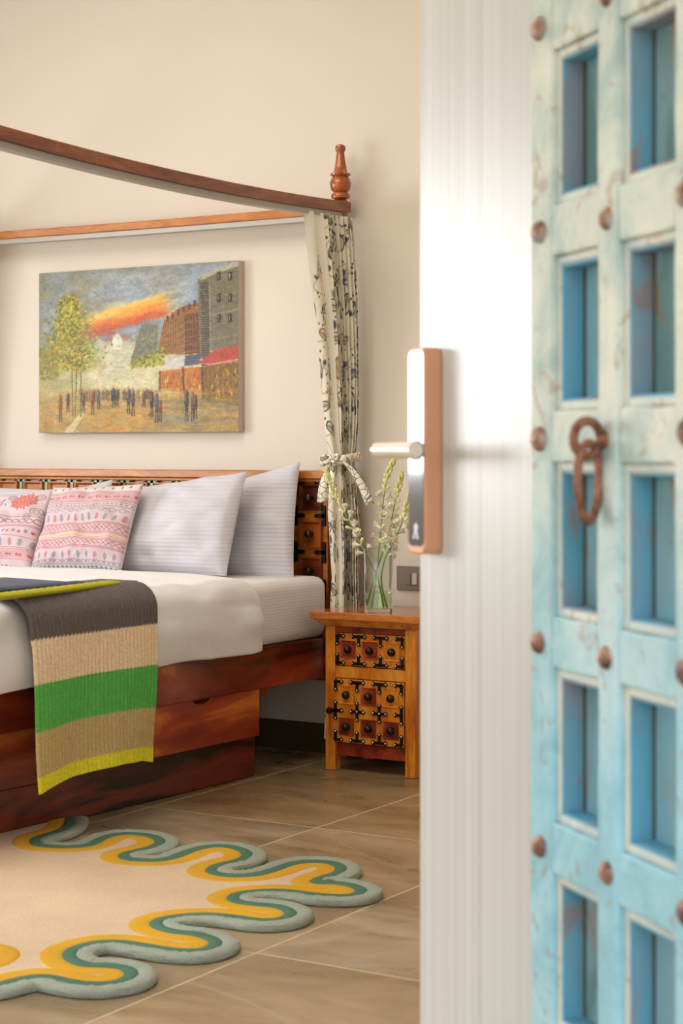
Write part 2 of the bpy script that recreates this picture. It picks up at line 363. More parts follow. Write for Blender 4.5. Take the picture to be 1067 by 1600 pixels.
# ---------------------------------------------------------------- the room
def struct(name, b, m, bevel=0): return tag(b.build(name, m, bevel=bevel), kind='structure')
WY = 6.26; XL = -7.0; XR = -.62
struct('wall_back', MB().box(XL-.15, XR+.17, WY, WY+.15, 0, 3.6), M['wall'])
b = MB(); b.box(XL-.15, XL, -.6, 2.0, 0, 3.6); b.box(XL-.15, XL, 4.5, WY, 0, 3.6); b.box(XL-.15, XL, 2.0, 4.5, 0, 1.05); b.box(XL-.15, XL, 2.0, 4.5, 2.4, 3.6)
struct('wall_left', b, M['wall'])
b = MB(); b.box(XR, XR+.17, 2.05, WY, 0, 3.6); b.box(XR, XR+.17, -.6, .0, 0, 3.6); b.box(XR, XR+.17, .0, 2.05, 2.4, 3.6)
struct('wall_right', b, M['wall'])
b = MB(); b.box(XL-.15, -6.0, -.75, -.6, 0, 3.6); b.box(-3.2, XR+.17, -.75, -.6, 0, 3.6); b.box(-6.0, -3.2, -.75, -.6, 0, 1.0); b.box(-6.0, -3.2, -.75, -.6, 2.4, 3.6)
struct('wall_front', b, M['wall'])
struct('ceiling', MB().box(XL-.15, XR+.17, -.75, WY+.15, 3.6, 3.75), M['ceil'])
struct('baseboard_back', MB().box(XL, XR, WY-.012, WY, 0, .115), M['base'], .002)
def window(name, axis, a0, a1, z0, z1, c):
    b = MB()
    def bx(p0, p1, q0, q1):
        if axis == 'x': b.box(c-.03, c+.03, p0, p1, q0, q1)
        else: b.box(p0, p1, c-.03, c+.03, q0, q1)
    bx(a0, a1, z0, z0+.05); bx(a0, a1, z1-.05, z1); bx(a0, a0+.05, z0, z1); bx(a1-.05, a1, z0, z1); bx((a0+a1)/2-.03, (a0+a1)/2+.03, z0, z1)
    struct(name, b, M['frame_white'], .004)
window('window_1', 'x', 2.0, 4.5, 1.05, 2.4, XL-.07); window('window_2', 'y', -6.0, -3.2, 1.0, 2.4, -.68)
# floor: slab of grout with slate tiles laid on it
floor = struct('floor', MB().box(XL-.15, XR+.17, -.75, WY+.15, -.08, -.0006), M['grout'])
tw, tl, g = .66, 1.32, .0027; tm = None
def put_tile(x0, x1, y0, y1):
    b = MB().box(x0+g, x1-g, y0+g, y1-g, -.006, 0); return b.build('tile', M['tile'], floor, bevel=.0015)
xs = [-2.48+tw*k for k in range(-7, 4)]; ys = [3.67+tl*k for k in range(-4, 3)]
for i in range(len(xs)-1):
    for j in range(len(ys)-1):
        x0, x1, y0, y1 = xs[i], xs[i+1], max(ys[j], -.6), min(ys[j+1], WY)
        x0 = max(x0, XL); x1 = min(x1, XR)
        if x1-x0 > .05 and y1-y0 > .05: put_tile(x0, x1, y0, y1)
struct('veranda_floor_1', MB().box(XR+.17, 3.5, -4, 9, -.12, -.02), M['ground'])  # unseen veranda ground outside the doorway

# ---------------------------------------------------------------- white entrance door with its lock
wa = math.atan2(-.554, .83)
dw = MB().box(0, 1.0, 0, .042, .008, 2.35).build('door_1', M['laminate'], bevel=.002)
dw.location = (-1.503, 2.714, 0); dw.rotation_euler = (0, 0, wa); tag(dw, kind='structure')
z0, z1 = 1.031, 1.370
def rounded(x0, x1, z0, z1, r, y, n=6):
    P = []
    for cx, cz, a0 in ((x1-r, z1-r, 0), (x0+r, z1-r, 90), (x0+r, z0+r, 180), (x1-r, z0+r, 270)):
        for k in range(n+1): t = math.radians(a0+90*k/n); P.append((cx+r*math.cos(t), y, cz+r*math.sin(t)))
    return P
lk = MB().prism(rounded(.021, .080, z0, z1, .014, 0), (0, -.0325, 0)).build('smart_lock', M['copper'], dw, smooth=True, bevel=.003)
tag(lk, 'copper coloured electronic door lock with black glass face')
gl = MB().prism(rounded(.0235, .0775, z0+.013, z1-.004, .012, -.0322), (0, -.0012, 0)).build('glass_face', M['lock_glass'], lk)
mk = MB(); yy = -.0338
mk.prism([(.040, yy, 1.056), (.046, yy, 1.056), (.050, yy, 1.068), (.055, yy, 1.056), (.062, yy, 1.056), (.056, yy, 1.070), (.060, yy, 1.076), (.052, yy, 1.083), (.045, yy, 1.078), (.046, yy, 1.068)], (0, -.0003, 0))
mk.build('lock_mark', M['mark'], lk)
hb = MB(); hz_ = 1.2015
hb.tube([(.05, -.032, hz_), (.05, -.092, hz_)], .011, 16); hb.lathe((.05, -.0325, hz_), [(.016, 0), (.016, .006), (.011, .008)], 20, 0, (0, -1, 0))
hb.tube([(.0215, -.090, hz_), (.023, -.090, hz_), (.155, -.090, hz_), (.160, -.090, hz_), (.162, -.090, hz_)], [.009, .0125, .0135, .0135, .0115], 20)
hh = hb.build('handle', M['handle'], lk, smooth=True)

# ---------------------------------------------------------------- blue antique door
ba = math.atan2(-.6406, .768)
bd = MB().box(0, .72, .044, .062, .01, 2.26).build('door_2', M['blue_back']); bd.location = (-1.1207, 2.341, 0); bd.rotation_euler = (0, 0, ba); tag(bd, kind='structure')
zc = [.10+.28*k for k in range(8)]; RH = .035; mc = [.237, .440]; MH = .027
rng = random.Random(3)
def strip(name, x0, x1, z0, z1, y0=0, y1=.044, m=M['blue'], bev=.004, n=10, amp=.0012):
    "a hand-planed member: long edges slightly uneven"
    b = MB(); lx = (x1-x0) > (z1-z0); vs = []
    for k in range(n+1):
        t = k/n
        for (p, q) in ((0, 0), (1, 0), (1, 1), (0, 1)):
            j = rng.uniform(-amp, amp)
            if lx: vs.append((x0+(x1-x0)*t, (y0, y1)[q]+(j if q == 0 else 0), (z0, z1)[p]+rng.uniform(-amp, amp)))
            else: vs.append(((x0, x1)[p]+rng.uniform(-amp, amp), (y0, y1)[q]+(j if q == 0 else 0), z0+(z1-z0)*t))
    fs = [(k*4+i, k*4+(i+1) % 4, k*4+4+(i+1) % 4, k*4+4+i) for k in range(n) for i in range(4)]+[(0, 1, 2, 3), (n*4, n*4+1, n*4+2, n*4+3)]
    b.add(vs, fs); return b.build(name, m, bd, bevel=bev)
strip('stile', 0, .068, .01, 2.26); strip('stile', .652, .72, .01, 2.26)
cells = [(.068, mc[0]-MH), (mc[0]+MH, mc[1]-MH), (mc[1]+MH, .652)]
for c in mc: strip('muntin', c-MH, c+MH, .01, 2.26, -.002, .044, n=24)
for z in zc:
    for (a, c) in cells: strip('rail', a, c, max(z-RH, .01), z+RH, .001, .044, n=6)
for i, z in enumerate(zc):
    top = zc[i+1]-RH if i+1 < len(zc) else 2.26
    for (a, c) in cells:
        fz0, fz1 = z+RH, top; w = .012; b = MB()
        # stepped moulding round the recess, its lip set back and bevelled
        for y0_, y1_, w0 in ((.008, .044, w),):
            b.box(a, a+w0, y0_, y1_, fz0, fz1); b.box(c-w0, c, y0_, y1_, fz0, fz1); b.box(a+w0, c-w0, y0_, y1_, fz0, fz0+w0); b.box(a+w0, c-w0, y0_, y1_, fz1-w0, fz1)
        b.build('moulding', [M['pale_mould']], bd, bevel=.003)
        b = MB(); e = .0155
        b.box(a+w, a+e, .0115, .044, fz0+w, fz1-w); b.box(c-e, c-w, .0115, .044, fz0+w, fz1-w); b.box(a+e, c-e, .0115, .044, fz0+w, fz0+e); b.box(a+e, c-e, .0115, .044, fz1-e, fz1-w)
        b.box(a+e, a+e+.0035, .0405, .0438, fz0+e, fz1-e, 1)  # dark strip painting the shade of a gap between lining and back board
        b.build('recess_lining', [M['blue_deep'], M['gap_shade']], bd)
for z in zc:
    for x in (.034, mc[0], mc[1], .69):
        if abs(z-1.22) < .01 and x == mc[0]: continue
        r = .0165*rng.uniform(.92, 1.08)
        b = MB().lathe((x+rng.uniform(-.003, .003), .0, z+rng.uniform(-.004, .004)), [(r*1.0, -.001), (r*1.0, .002), (r*.93, .005), (r*.7, .009), (r*.4, .0115), (.001, .0125)], 14, 0, (0, -1, 0))
        b.build('stud', M['stud'], bd, smooth=True)
# the ring knocker on the middle muntin
kn = MB(); kx, kz = mc[0]-.004, 1.216
kn.lathe((kx, 0, kz), [(.012, -.001), (.010, .006), (.006, .010)], 14, 0, (0, -1, 0))
kn.tube([(kx-.004*math.cos(t), -.027+.021*math.cos(t), kz+.0225*math.sin(t)) for t in [2*math.pi*k/28 for k in range(28)]], .0062, 10, 0, True)
kp = kn.build('knocker', M['rust'], bd, smooth=True)
r_ = MB().tube([(kx-.002-.009*math.cos(t), -.024+.0195*math.cos(t)*(1+.12*math.sin(t)), kz-.056+.050*math.sin(t)) for t in [2*math.pi*k/36 for k in range(36)]], .0060, 10, 0, True)
r_.build('ring', M['rust'], kp, smooth=True)

# ---------------------------------------------------------------- bed
bed = thing('four_poster_bed', 'dark carved wooden four-poster bed with storage base and iron-studded headboard', 'bed', (-4.73, 5.1, 0))
BO = Vector((-4.73, 5.1, 0))
def P_(o):  # parts are modelled in room coordinates, then hung on the bed's own origin
    o.location = -BO; return o
HX0, HX1, HY = -5.66, onY(509, 800, 6.14).x, 6.14       # headboard left, right, front face
def skew(Y): return -3.815-(5.67-Y)*.045
def side(name, Y0, Y1, z0, z1, out, m, back=1.82, lip=0):
    a, c = skew(Y0)+out, skew(Y1)+out
    b = MB(); b.add([(a-back, Y0, z0), (a, Y0, z0), (c, Y1, z0), (c-back, Y1, z0), (a-back, Y0, z1), (a, Y0, z1), (c, Y1, z1), (c-back, Y1, z1)],
                    [(0, 3, 2, 1), (4, 5, 6, 7), (0, 1, 5, 4), (1, 2, 6, 5), (2, 3, 7, 6), (3, 0, 4, 7)])
    return P_(b.build(name, m, bed, bevel=.006))
side('plinth', 4.0, 5.66, 0.001, .150, -.012, M['bed_plinth'])
# drawer front with the finger slot cut in its top edge
a = onX(312, 1098, -3.84); slot = a.y
pts = []
Y0, Y1, zz0, zz1 = 4.0, 5.67, .150, .335
top = [(Y0, zz1)]+[(slot+.055*math.cos(t), zz1-.03*math.sin(t)) for t in [math.pi-math.pi*k/10 for k in range(11)]]+[(Y1, zz1)]
pts = [(Y0, zz0)]+top+[(Y1, zz0)]
b = MB(); n = len(pts); vs = [(skew(y), y, z) for y, z in pts]+[(skew(y)-.03, y, z) for y, z in pts]
b.add(vs, [tuple(range(n)), tuple(range(n, 2*n))[::-1]]+[(i, (i+1) % n, n+(i+1) % n, n+i) for i in range(n)])
P_(b.build('drawer', M['bed_wood'], bed, bevel=.003))
side('storage_box', 4.0, 5.66, .150, .325, -.034, M['bed_plinth'])
o = side('top_board', 5.60, 5.735, .300, .330, -.004, M['bed_wood'])
# side rails, foot rail
def plank(name, x0, x1, y0, y1, z0, z1, m, bev=.006): return P_(MB().box(x0, x1, y0, y1, z0, z1).build(name, m, bed, bevel=bev))
side('side_rail', 3.98, 6.12, .322, .478, .008, M['bed_wood'], .045)
side('side_rail', 3.98, 6.12, .322, .478, -1.79, M['bed_wood'], .045)
plank('foot_rail', -5.68, -3.80, 3.94, 3.985, .10, .55, M['bed_wood'])
plank('slat_base', -5.66, -3.90, 4.0, 6.10, .40, .46, M['bed_plinth'])
# posts
PX, PY = -3.776, 6.178
posts = [(PX, PY), (-5.70, PY), (PX, 3.93), (-5.70, 3.93)]
RZ = 2.135                                # underside of the canopy rails at the posts
k = .0025
fin = [(.030, 0), (.030, .008), (.020, .013), (.036, .020), (.038, .030), (.034, .038), (.026, .043), (.036, .050), (.041, .066), (.042, .080), (.037, .096), (.030, .102), (.034, .106), (.040, .109), (.041, .114), (.034, .118),
       (.027, .124), (.023, .145), (.018, .175), (.0155, .196), (.0155, .201), (.019, .206), (.0212, .214), (.019, .224), (.011, .230), (.002, .232)]
for (x, y) in posts:
    pb = MB()
    pb.lathe((x, y, 0), [(.036, 0.001), (.036, .60), (.030, .62), (.036, .66), (.036, .70), (.026, .74), (.033, .95), (.034, 1.2), (.030, 1.6), (.024, 2.02), (.024, 2.06), (.034, 2.075), (.038, 2.09), (.036, 2.108), (.028, 2.116), (.030, RZ)], 28)
    p = P_(pb.build('post', M['post_wood'], bed, smooth=True))
    fo = MB().lathe((x, y, RZ+.035), fin, 28).build('finial', M['post_wood'], p, smooth=True)
# canopy rails with a slight sag, grey curtain track below the inner edge
def canopy(p, q, m, sag=.02, w=.032, h=.042):
    p = Vector(p); q = Vector(q); d = (q-p).normalized(); nrm = Vector((-d.y, d.x, 0)); b = MB(); t_ = MB(); n = 24
    for bb, w0, w1, za, zb in ((b, -w, w, 0, h), (t_, -.020, .020, -.022, 0)):
        vs = []
        for i in range(n+1):
            t = i/n; c = p.lerp(q, t)-Vector((0, 0, sag*4*t*(1-t)))
            for s_, zz in ((w0, za), (w1, za), (w1, zb), (w0, zb)): vs.append(c+nrm*s_+Vector((0, 0, zz)))
        bb.add(vs, [(i*4+j, i*4+(j+1) % 4, i*4+4+(j+1) % 4, i*4+4+j) for i in range(n) for j in range(4)]+[(0, 1, 2, 3), (n*4+3, n*4+2, n*4+1, n*4)])
    r = P_(b.build('canopy_rail', m, bed, bevel=.004)); t_.build('curtain_track', M['track'], r, bevel=.002); return r
canopy((PX, PY+.03, RZ), (PX, 3.90, RZ+.012), M['rail_wood'], .030)
canopy((-5.70, PY+.03, RZ), (-5.70, 3.90, RZ), M['rail_wood'])
canopy((-5.72, PY, RZ-.002), (PX+.02, PY, RZ-.006), M['rail_orange'], .004, .026, .034)
canopy((-5.72, 3.93, RZ), (PX+.02, 3.93, RZ), M['rail_wood'])

# headboard
hd = P_(MB().box(HX0, HX1, HY+.012, HY+.045, .30, 1.095).build('headboard', M['head_wood'], bed, bevel=.003))
def hsub(b, name, m, **kw): return b.build(name, m, hd, **kw)
b = MB(); b.box(HX0-.01, HX1+.012, HY-.018, HY+.055, 1.092, 1.124); b.box(HX0, HX1, HY-.006, HY+.04, 1.078, 1.092)
hsub(b, 'top_rail', M['rail_orange'], bevel=.004)
PW = .142; hx_k = onY(484.5, 832, HY).x; cols_ = [hx_k-PW*k for k in range(12)]; rows_ = [1.018, .875, .732, .589]
for zi, z in enumerate(rows_):
    for xi, x in enumerate(cols_):
        b = MB(); r = .052          # sunk panel in a bevelled frame
        fr = [(x-r, z-r), (x+r, z-r), (x+r, z+r), (x-r, z+r)]; r2 = r-.013
        ir = [(x-r2, z-r2), (x+r2, z-r2), (x+r2, z+r2), (x-r2, z+r2)]
        vs = [(p[0], HY+.012, p[1]) for p in fr]+[(p[0], HY-.004, p[1]) for p in fr]+[(p[0], HY-.004, p[1]) for p in [(x-r+.005, z-r+.005), (x+r-.005, z-r+.005), (x+r-.005, z+r-.005), (x-r+.005, z+r-.005)]]+[(p[0], HY+.008, p[1]) for p in ir]
        fs = [(l*4+i, l*4+(i+1) % 4, l*4+4+(i+1) % 4, l*4+4+i) for l in range(3) for i in range(4)]+[(12, 13, 14, 15)]
        b.add(vs, fs); hsub(b, 'panel', M['head_dark'] if xi < 1 or (zi and (xi+zi) % 3) else M['head_wood'])
        if zi < 3:
            hsub(MB().lathe((x, HY+.008, z), [(.012, 0), (.010, .010), (.014, .014), (.0165, .022), (.014, .032), (.008, .036), (.001, .037)], 16, 0, (0, -1, 0)), 'knob', M['knob'], smooth=True)
def hbar(b, x0, z0, x1, z1, w=.008, y=HY+.012, th=.009):
    p = Vector((x0, y, z0)); q = Vector((x1, y, z1)); n_ = 8; d = (q-p); ln = d.length; d.normalize(); s_ = Vector((-d.z, 0, d.x))
    out = [p+s_*w*math.cos(t)-d*w*math.sin(t) for t in [math.pi*k/n_ for k in range(n_+1)]]+[q-s_*w*math.cos(t)+d*w*math.sin(t) for t in [math.pi*k/n_ for k in range(n_+1)]]
    b.prism(out, (0, -th, 0))
for i in range(12):                       # T and cross irons between the panels
    x = cols_[i]-PW/2
    b = MB(); zt = 1.084-.008
    hbar(b, x-.032, zt, x+.032, zt); hbar(b, x, zt, x, zt-.045, .007); b.ball((x-.032, HY-.004, zt), .006); b.ball((x+.032, HY-.004, zt), .006)
    hsub(b, 'bracket', M['iron_b'] if i > 1 else M['iron'], smooth=True)
    for z in (.9465, .8035, .660):
        b = MB(); hbar(b, x-.032, z, x+.032, z); hbar(b, x, z+.034, x, z-.034, .007); b.ball((x, HY-.004, z), .007); hsub(b, 'bracket', M['iron'], smooth=True)
x = onY(504.5, 800, HY).x
for z, (u, d) in ((1.076, (0, .055)), (.9465, (.034, .034)), (.8035, (.034, .034)), (.66, (.03, .03))):
    b = MB(); hbar(b, x-.034, z, x, z); hbar(b, x, z+u, x, z-d, .008); b.ball((x-.034, HY-.004, z), .006); hsub(b, 'bracket', M['iron'], smooth=True)

# ---------------------------------------------------------------- mattress and duvet
def rbox(name, x0, x1, y0, y1, z0, z1, r, m, label, cat):
    b = MB().box(x0, x1, y0, y1, z0, z1); o = b.build(name, m); md = o.modifiers.new('b', 'BEVEL'); md.width = r; md.segments = 5
    for p in o.data.polygons: p.use_smooth = True
    return tag(o, label, cat)
rbox('mattress', -5.64, -3.79, 4.0, 6.118, .479, .715, .045, M['sheet'], 'thick white mattress in a striped fitted sheet on the four-poster bed', 'mattress')
def duvet():
    prof = []; x1, zt, zb, r = -3.715, .745, .482, .085
    for t in np.linspace(0, 1, 46): prof.append((-5.72+t*(x1-r+5.72), zt+.012*math.sin(math.pi*t)))
    for k in range(1, 13): a = math.pi/2*k/12; prof.append((x1-r+r*math.sin(a), zt-r+r*math.cos(a)))
    for t in np.linspace(0, 1, 24)[1:]: prof.append((x1+.012*math.sin(t*3), zt-r+(zb-zt+r)*t))
    prof.append((x1-.012, zb-.003)); prof.append((x1-.03, zb+.004))
    prof = np.array(prof); ys = np.concatenate([np.linspace(3.95, 5.45, 90), 5.45+.145*np.sin(np.linspace(0, math.pi/2, 18))[1:]])
    n1 = noise2(len(ys), len(prof), 12, 3)-.5; n2 = noise2(len(ys), len(prof), 34, 5)-.5
    P = np.zeros((len(ys), len(prof), 3))
    for i, y in enumerate(ys):
        t = max(0, (y-5.45)/.145); drop = .075*(1-math.sqrt(max(0, 1-t*t))); inn = .06*(1-math.sqrt(max(0, 1-t*t)))
        for j, (x, z) in enumerate(prof):
            top = min(1, max(0, (z-zb)/(zt-zb)))
            P[i, j] = (x-(inn if x > -4.6 else 0)+.014*n1[i, j]*(j > 50), y, max(z-drop*top+.012*n1[i, j]*(j < 60)+.004*n2[i, j], .478)+.006*math.sin(y*9)*(j > 62)*(1-top))
    o = grid_obj('duvet', P, M['duvet'])
    s = o.modifiers.new('solid', 'SOLIDIFY'); s.thickness = .012; s.offset = -1
    return tag(o, 'white quilted duvet spread over the bed and hanging down its side', 'duvet')
duvet()

# ---------------------------------------------------------------- pillows and cushions
def pillow(name, corners, thick, m, label, cat, n=44, color=None, group=None, pinch=.035, seed=1, sag=.0):
    "corners TL, TR, BR, BL in the room; the case swells away from that quad on both sides"
    TL, TR, BR, BL = [Vector(c) for c in corners]; nrm = (TR-TL).cross(BL-TL).normalized()
    if nrm.y > 0: nrm = -nrm
    c0 = (TL+TR+BR+BL)/4
    u = np.linspace(-1, 1, n); U, V = np.meshgrid(u, u)          # V = -1 top
    Us = U*(1-pinch*(1-V*V)); Vs = V*(1-pinch*(1-U*U))
    a = (1-Us)/2; b = (1+Us)/2; t = (1-Vs)/2; d = (1+Vs)/2
    A = np.array
    base_ = (a*t)[..., None]*A(TL)+(b*t)[..., None]*A(TR)+(b*d)[..., None]*A(BR)+(a*d)[..., None]*A(BL)
    wr = noise2(n, n, 7, seed)-.5; wr2 = noise2(n, n, 16, seed+9)-.5
    h = ((1-U**2)*(1-V**2)); h = np.clip(h, 0, 1)**.42*(1+.10*V)
    h2 = h*(thick/2)+(wr*.030+wr2*.008)*np.clip(h*1.3, 0, 1)
    back = h*(thick/2)*.8
    F1 = base_+h2[..., None]*A(nrm); B1 = base_-back[..., None]*A(nrm)-A(nrm)*.0005
    B1 = B1[:, ::-1]
    P = np.concatenate([F1, B1], 1); cc = None
    if color is not None: cc = np.concatenate([color, color[:, ::-1]*0+A((214, 200, 196))], 1)
    P = P-A(c0)
    o = grid_obj(name, P, m, colors=cc, closed_u=True); o.location = c0
    return tag(o, label, cat, group)
def quad(tl, tr, br, bl, yt, yb):
    return [onY(*tl, yt), onY(*tr, yt), onY(*br, yb), onY(*bl, yb)]
G1 = None
pillow('pillow', quad((244, 782), (469, 721), (459, 912), (238, 908), 6.09, 5.99), .15, M['pillow'], 'white standing pillow at the right end beside the headboard irons', 'pillow', seed=2)
pillow('pillow', quad((158, 775), (387, 736), (354, 900), (128, 900), 5.93, 5.76), .20, M['pillow'], 'plump white pillow directly right of the block-printed square cushion', 'pillow', seed=4)
pillow('pillow', quad((-40, 800), (176, 749), (166, 905), (-45, 905), 6.09, 5.99), .14, M['pillow'], 'white pillow at the back whose corner peeks above the cushions', 'pillow', seed=6)
pillow('pillow', quad((-130, 752), (98, 766), (88, 905), (-140, 905), 5.93, 5.80), .18, M['pillow'], 'white pillow behind the cushion with the red flower', 'pillow', seed=8)

def cushion_art(flower=False, n=190):
    c = Canvas(n, n, (200, 180, 184)); W_ = n; R = np.random.RandomState(5 if flower else 3)
    pk = (200, 160, 162); red = (176, 92, 92); gy = (120, 122, 124); og = (206, 176, 150)
    def band(y0, y1, col): c.poly([(0, y0*W_), (W_, y0*W_), (W_, y1*W_), (0, y1*W_)], col)
    def ln(y, col, w=1.0): c.line(0, y*W_, W_, y*W_, w, col)
    def diam(y, r, col, step):
        x = step/2
        while x < W_: c.path([(x-r, y*W_), (x, y*W_-r), (x+r, y*W_), (x, y*W_+r), (x-r, y*W_)], 1.1, col); x += step
    def sprig(y, col, step, h=9):
        x = step/2; i = 0
        while x < W_:
            cc = red if i % 3 == 2 else col
            c.ring(x, y*W_, 2.6, 4.2, cc, 1.1); c.line(x, y*W_+3, x, y*W_+h, 1, cc); c.ell(x, y*W_, 1.6, 2.2, cc, .8)
            c.line(x, y*W_+h, x-4, y*W_+h-4, .9, cc); c.line(x, y*W_+h, x+4, y*W_+h-4, .9, cc); c.ell(x, y*W_-5, 1, 1.5, cc); x += step; i += 1
    if not flower:
        band(.0, .10, (214, 196, 190)); ln(.10, red); ln(.12, red); band(.13, .22, pk)
        for x in range(8, n, 18): c.ell(x, .17*W_, 3, 3.4, red, .5); c.ell(x+6, .17*W_, 3, 3, gy, .4); c.ell(x+3, .05*W_, 3, 4, gy, .6)
        ln(.225, red); ln(.25, gy); 
        for x in range(3, n, 8): c.ell(x, .275*W_, 2.2, 1.8, gy, .7)
        ln(.30, gy)
        for x in range(6, n, 17): c.ring(x, .345*W_, 5, 4, gy, .9); c.ell(x+8, .34*W_, 1.4, 1.4, red)
        sprig(.43, gy, 16, 8); ln(.50, red, 1.4); ln(.515, red); diam(.55, 4.6, red, 10); ln(.59, red); ln(.605, red)
        band(.62, .66, (222, 190, 162)); ln(.63, og, 1.2); ln(.65, red, .8); ln(.675, red); ln(.69, red); diam(.725, 4.6, red, 10); ln(.765, red, 1.3); ln(.78, red)
        sprig(.85, gy, 17, 14)
        for x in range(4, n, 9): c.ring(x, .915*W_, 4, 3, gy, .8)
        ln(.945, gy, 1.4); band(.95, .985, (190, 184, 190))
        for x in range(4, n, 9): c.ell(x, .967*W_, 3, 2.4, gy, .8)
    else:
        for k in range(46):
            a = k*2.4; r = 1.6*math.sqrt(k)*2.2; c.ell(.80*W_+r*math.cos(a), .17*W_+r*.9*math.sin(a), 4, 2.6, (204, 110, 96), .75, a)
        for k in range(9): c.ring(.80*W_, .17*W_, 3+2.4*k, 2.4+2*k, (178, 84, 74), .7)
        for (x, y, r) in ((.93, .12, 8), (.95, .3, 9), (.66, .1, 7), (.88, .36, 7), (.55, .17, 6)): c.ring(x*W_, y*W_, r, r*.8, (118, 96, 90), 1); c.ring(x*W_, y*W_, r*.5, r*.4, (118, 96, 90), .9)
        for x in range(6, int(.6*n), 15): c.ell(x, .13*W_, 5, 4, gy, .55); c.ell(x+6, .19*W_, 3, 3, gy, .5)
        ln(.36, red, 1.4)
        for x in range(6, n, 13): c.ring(x, .42*W_, 5.4, 5, (130, 92, 84), 1.4)
        ln(.48, red, 1.4); ln(.495, red)
        for x in range(8, n, 21): c.ell(x, .55*W_, 4, 5, gy, .45); c.ell(x+10, .56*W_, 3, 4, (206, 70, 80), .6)
        ln(.62, red); sprig(.68, gy, 18, 9); ln(.75, red, 1.2); ln(.77, red); band(.78, .86, pk)
        for x in range(8, n, 20): c.ell(x, .82*W_, 4, 3, (176, 92, 100), .6); c.ell(x+6, .82*W_, 3, 3, (176, 92, 100), .5)
        ln(.87, red); band(.92, .98, (196, 186, 190))
        for x in range(4, n, 9): c.ell(x, .95*W_, 3, 2.4, gy, .8)
    return c.a
pillow('cushion', quad((84, 762), (224, 756), (188, 897), (46, 897), 5.78, 5.60), .13, M['print'], 'square cushion fully in view, block printed with pink and grey diamond bands', 'cushion', 190, cushion_art(), pinch=.05, seed=11)
pillow('cushion', quad((-62, 782), (84, 764), (46, 897), (-92, 897), 5.77, 5.60), .13, M['print'], 'pink printed cushion with a red flower corner, cut by the left edge', 'cushion', 190, cushion_art(True), pinch=.05, seed=13)

